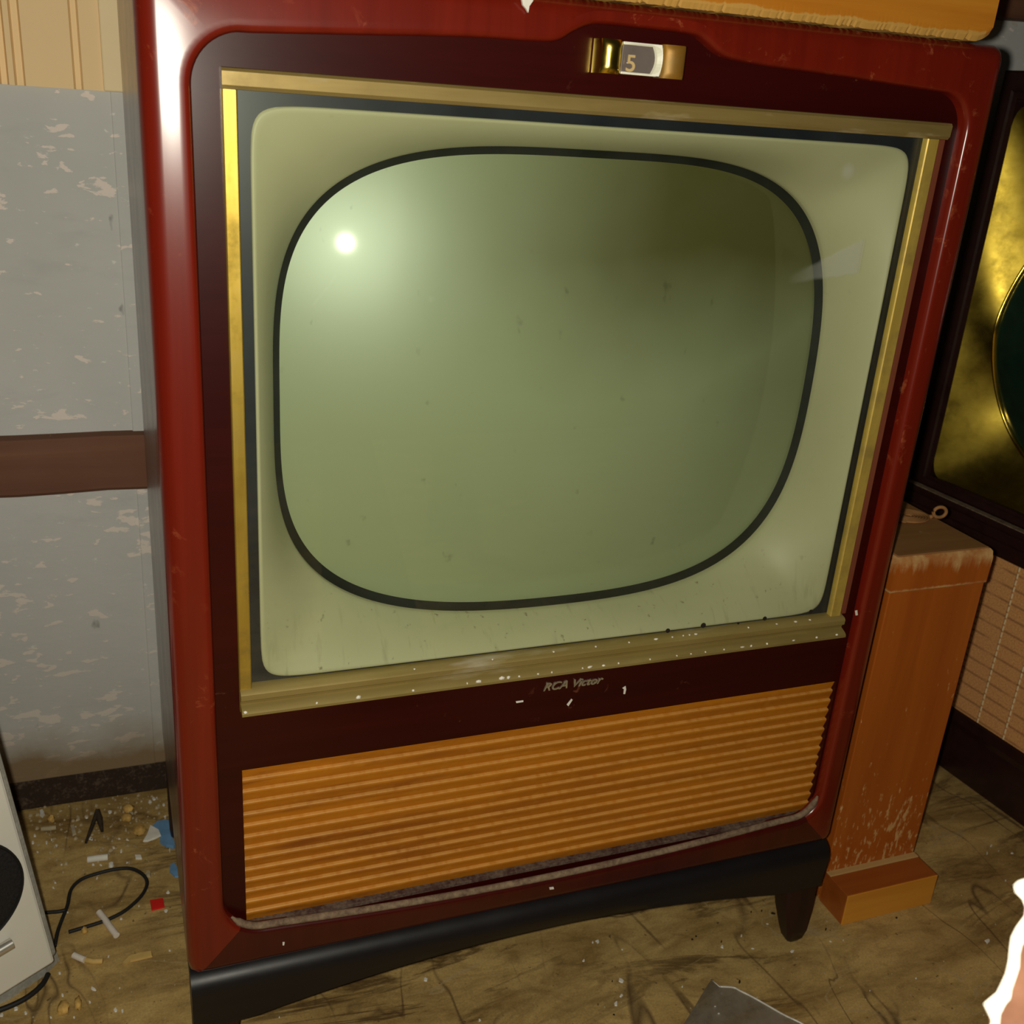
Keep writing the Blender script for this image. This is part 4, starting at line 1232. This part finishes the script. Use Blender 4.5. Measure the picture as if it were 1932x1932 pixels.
# white crumbs on the gold ledge
LEDGE = [(463, 1341, 9, 6), (598, 1328, 6, 5), (676, 1315, 10, 9), (780, 1299, 6, 5), (903, 1279, 15, 9), (947, 1275, 17, 9), (960, 1273, 10, 9), (980, 1269, 6, 5), (882, 1283, 4, 5), (1016, 1266, 6, 4), (1042, 1260, 4, 4), (1100, 1254, 4, 4), (1113, 1252, 14, 7), (1140, 1248, 10, 4), (1168, 1246, 4, 5), (1227, 1241, 5, 4), (1278, 1232, 4, 4), (1305, 1227, 5, 4), (1332, 1226, 4, 4), (1367, 1221, 5, 5), (1402, 1218, 14, 4), (1418, 1216, 6, 5), (1448, 1213, 5, 5), (1498, 1206, 9, 4), (1541, 1204, 7, 6), (1579, 1197, 8, 5)]
for x, y, w, h in LEDGE:
    p = aty(x, y, -0.0030)
    bm = bmesh.new()
    r = random.Random(x)
    bmesh.ops.create_icosphere(bm, subdivisions=1, radius=1.0)
    for v in bm.verts:
        k = 0.7 + 0.5 * r.random()
        v.co = Vector((v.co.x * w * .00021 * k, v.co.y * .0012 * k, v.co.z * h * .00021 * k))
    o = link('plaster_crumb', bm, 'flake'); o.location = (p.x, -0.0028, 0.4186 + h * .00008)
    tag(o, 'white plaster crumb lying on the lower gold ledge under the screen', 'crumb', 'white crumbs on the gold ledge')
UP = [(782, 1264, 5, 4), (929, 1249, 4, 4), (1044, 1236, 5, 4), (1124, 1222, 5, 4), (1187, 1212, 4, 4), (1238, 1208, 12, 4), (1268, 1207, 5, 4), (1288, 1206, 5, 4), (1300, 1203, 5, 4), (1312, 1203, 9, 4), (1411, 1190, 4, 4), (1465, 1181, 5, 3), (1500, 1179, 10, 5), (1527, 1176, 6, 3)]
for x, y, w, h in UP:
    bm = bmesh.new()
    r = random.Random(x)
    bmesh.ops.create_icosphere(bm, subdivisions=1, radius=1.0)
    for v in bm.verts:
        k = 0.7 + 0.5 * r.random()
        v.co = Vector((v.co.x * w * .00021 * k, v.co.y * .0012 * k, v.co.z * h * .00021 * k))
    p = aty(x, y, 0.0045)
    o = link('plaster_crumb', bm, 'flake'); o.location = (p.x, 0.0045, 0.4352)
    tag(o, 'white plaster crumb on the upper gold step touching the glass', 'crumb', 'white crumbs on the upper gold step')

# hanging white paint curl at the top edge of the television
bm = bmesh.new()
v = [aty(x, y, 0.0) for x, y in ((980, -12), (984, 10), (990, 17), (994, 24), (996, 12), (1003, 2), (1004, -12))]
loft(bm, [[(p.x, y, min(p.z, 0.9655)) for p in v] for y in (-0.0006, -0.0030)], True, True, True)
o = link('paint_curl', bm, 'flake', None)
tag(o, 'white peeling curl over the television top edge at the left end of the orange box', 'paint chip')

# fine litter nobody could count
bm = bmesh.new()
r = random.Random(11)
for i in range(300):
    x = r.uniform(10, 335)
    y = 1500 + abs(r.gauss(0, 1)) * 70
    if y > 1690 or x < 45 + (y - 1500) * 0.25: continue
    c = at(x, y)
    if c.y > 0.512 or (0.02 < c.x < 0.72 and -0.006 < c.y < 0.41): continue
    s = 0.0008 + 0.0020 * r.random() ** 2
    prism(bm, [(c.x + s * math.cos(a) * r.uniform(.6, 1.3), c.y + s * math.sin(a) * r.uniform(.6, 1.3)) for a in (2 * PI * k / 5 for k in range(5))], 0.0001, 0.0001 + s, 0.6)
for i in range(260):
    c = at(r.uniform(60, 1930), r.uniform(1640, 1930))
    if c.y > 0.45 or (0.02 < c.x < 0.72 and -0.006 < c.y < 0.41): continue
    s = 0.0004 + 0.0006 * r.random()
    prism(bm, [(c.x + s * math.cos(a), c.y + s * math.sin(a)) for a in (2 * PI * k / 5 for k in range(5))], 0.0001, 0.0001 + s, 0.6)
o = link('floor_litter', bm, 'flake_dull')
tag(o, 'fine plaster dust and crumbs scattered over the floor', 'litter')
o['kind'] = 'stuff'

# ------------------------------------------------------------------ CAMERA AND LIGHT
cd = bpy.data.cameras.new('camera')
cam = bpy.data.objects.new('camera', cd)
COL.objects.link(cam)
right = Vector((R0[0][0], R0[0][2], -R0[0][1])); down = Vector((R0[1][0], R0[1][2], -R0[1][1])); fwd = Vector((R0[2][0], R0[2][2], -R0[2][1]))
cam.matrix_world = Matrix(((right.x, -down.x, -fwd.x, CAM.x), (right.y, -down.y, -fwd.y, CAM.y), (right.z, -down.z, -fwd.z, CAM.z), (0, 0, 0, 1)))
cd.sensor_width = 36.0
cd.lens = 36.0 * F / 1932.0
cd.clip_start = 0.01
cd.dof.use_dof = True
cd.dof.focus_distance = 0.90
cd.dof.aperture_fstop = 13.0
SC.camera = cam

# the phone's flash, a couple of centimetres left of its lens
ld = bpy.data.lights.new('flash', 'POINT')
ld.energy = 27.0
ld.color = (1.0, 0.95, 0.80)
ld.shadow_soft_size = 0.007
lo = bpy.data.objects.new('flash', ld)
COL.objects.link(lo)
lo.location = CAM - right * 0.023 - down * 0.004
lo['kind'] = 'helper'

w = bpy.data.worlds.new('room_dark')
SC.world = w
w.use_nodes = True
w.node_tree.nodes['Background'].inputs[0].default_value = (1.0, 0.86, 0.66, 1)
w.node_tree.nodes['Background'].inputs[1].default_value = 0.012
SC.view_settings.view_transform = 'Standard'
SC.view_settings.look = 'None'
SC.view_settings.exposure = 0.0
SC.view_settings.gamma = 1.0
SC.view_settings.use_curve_mapping = False
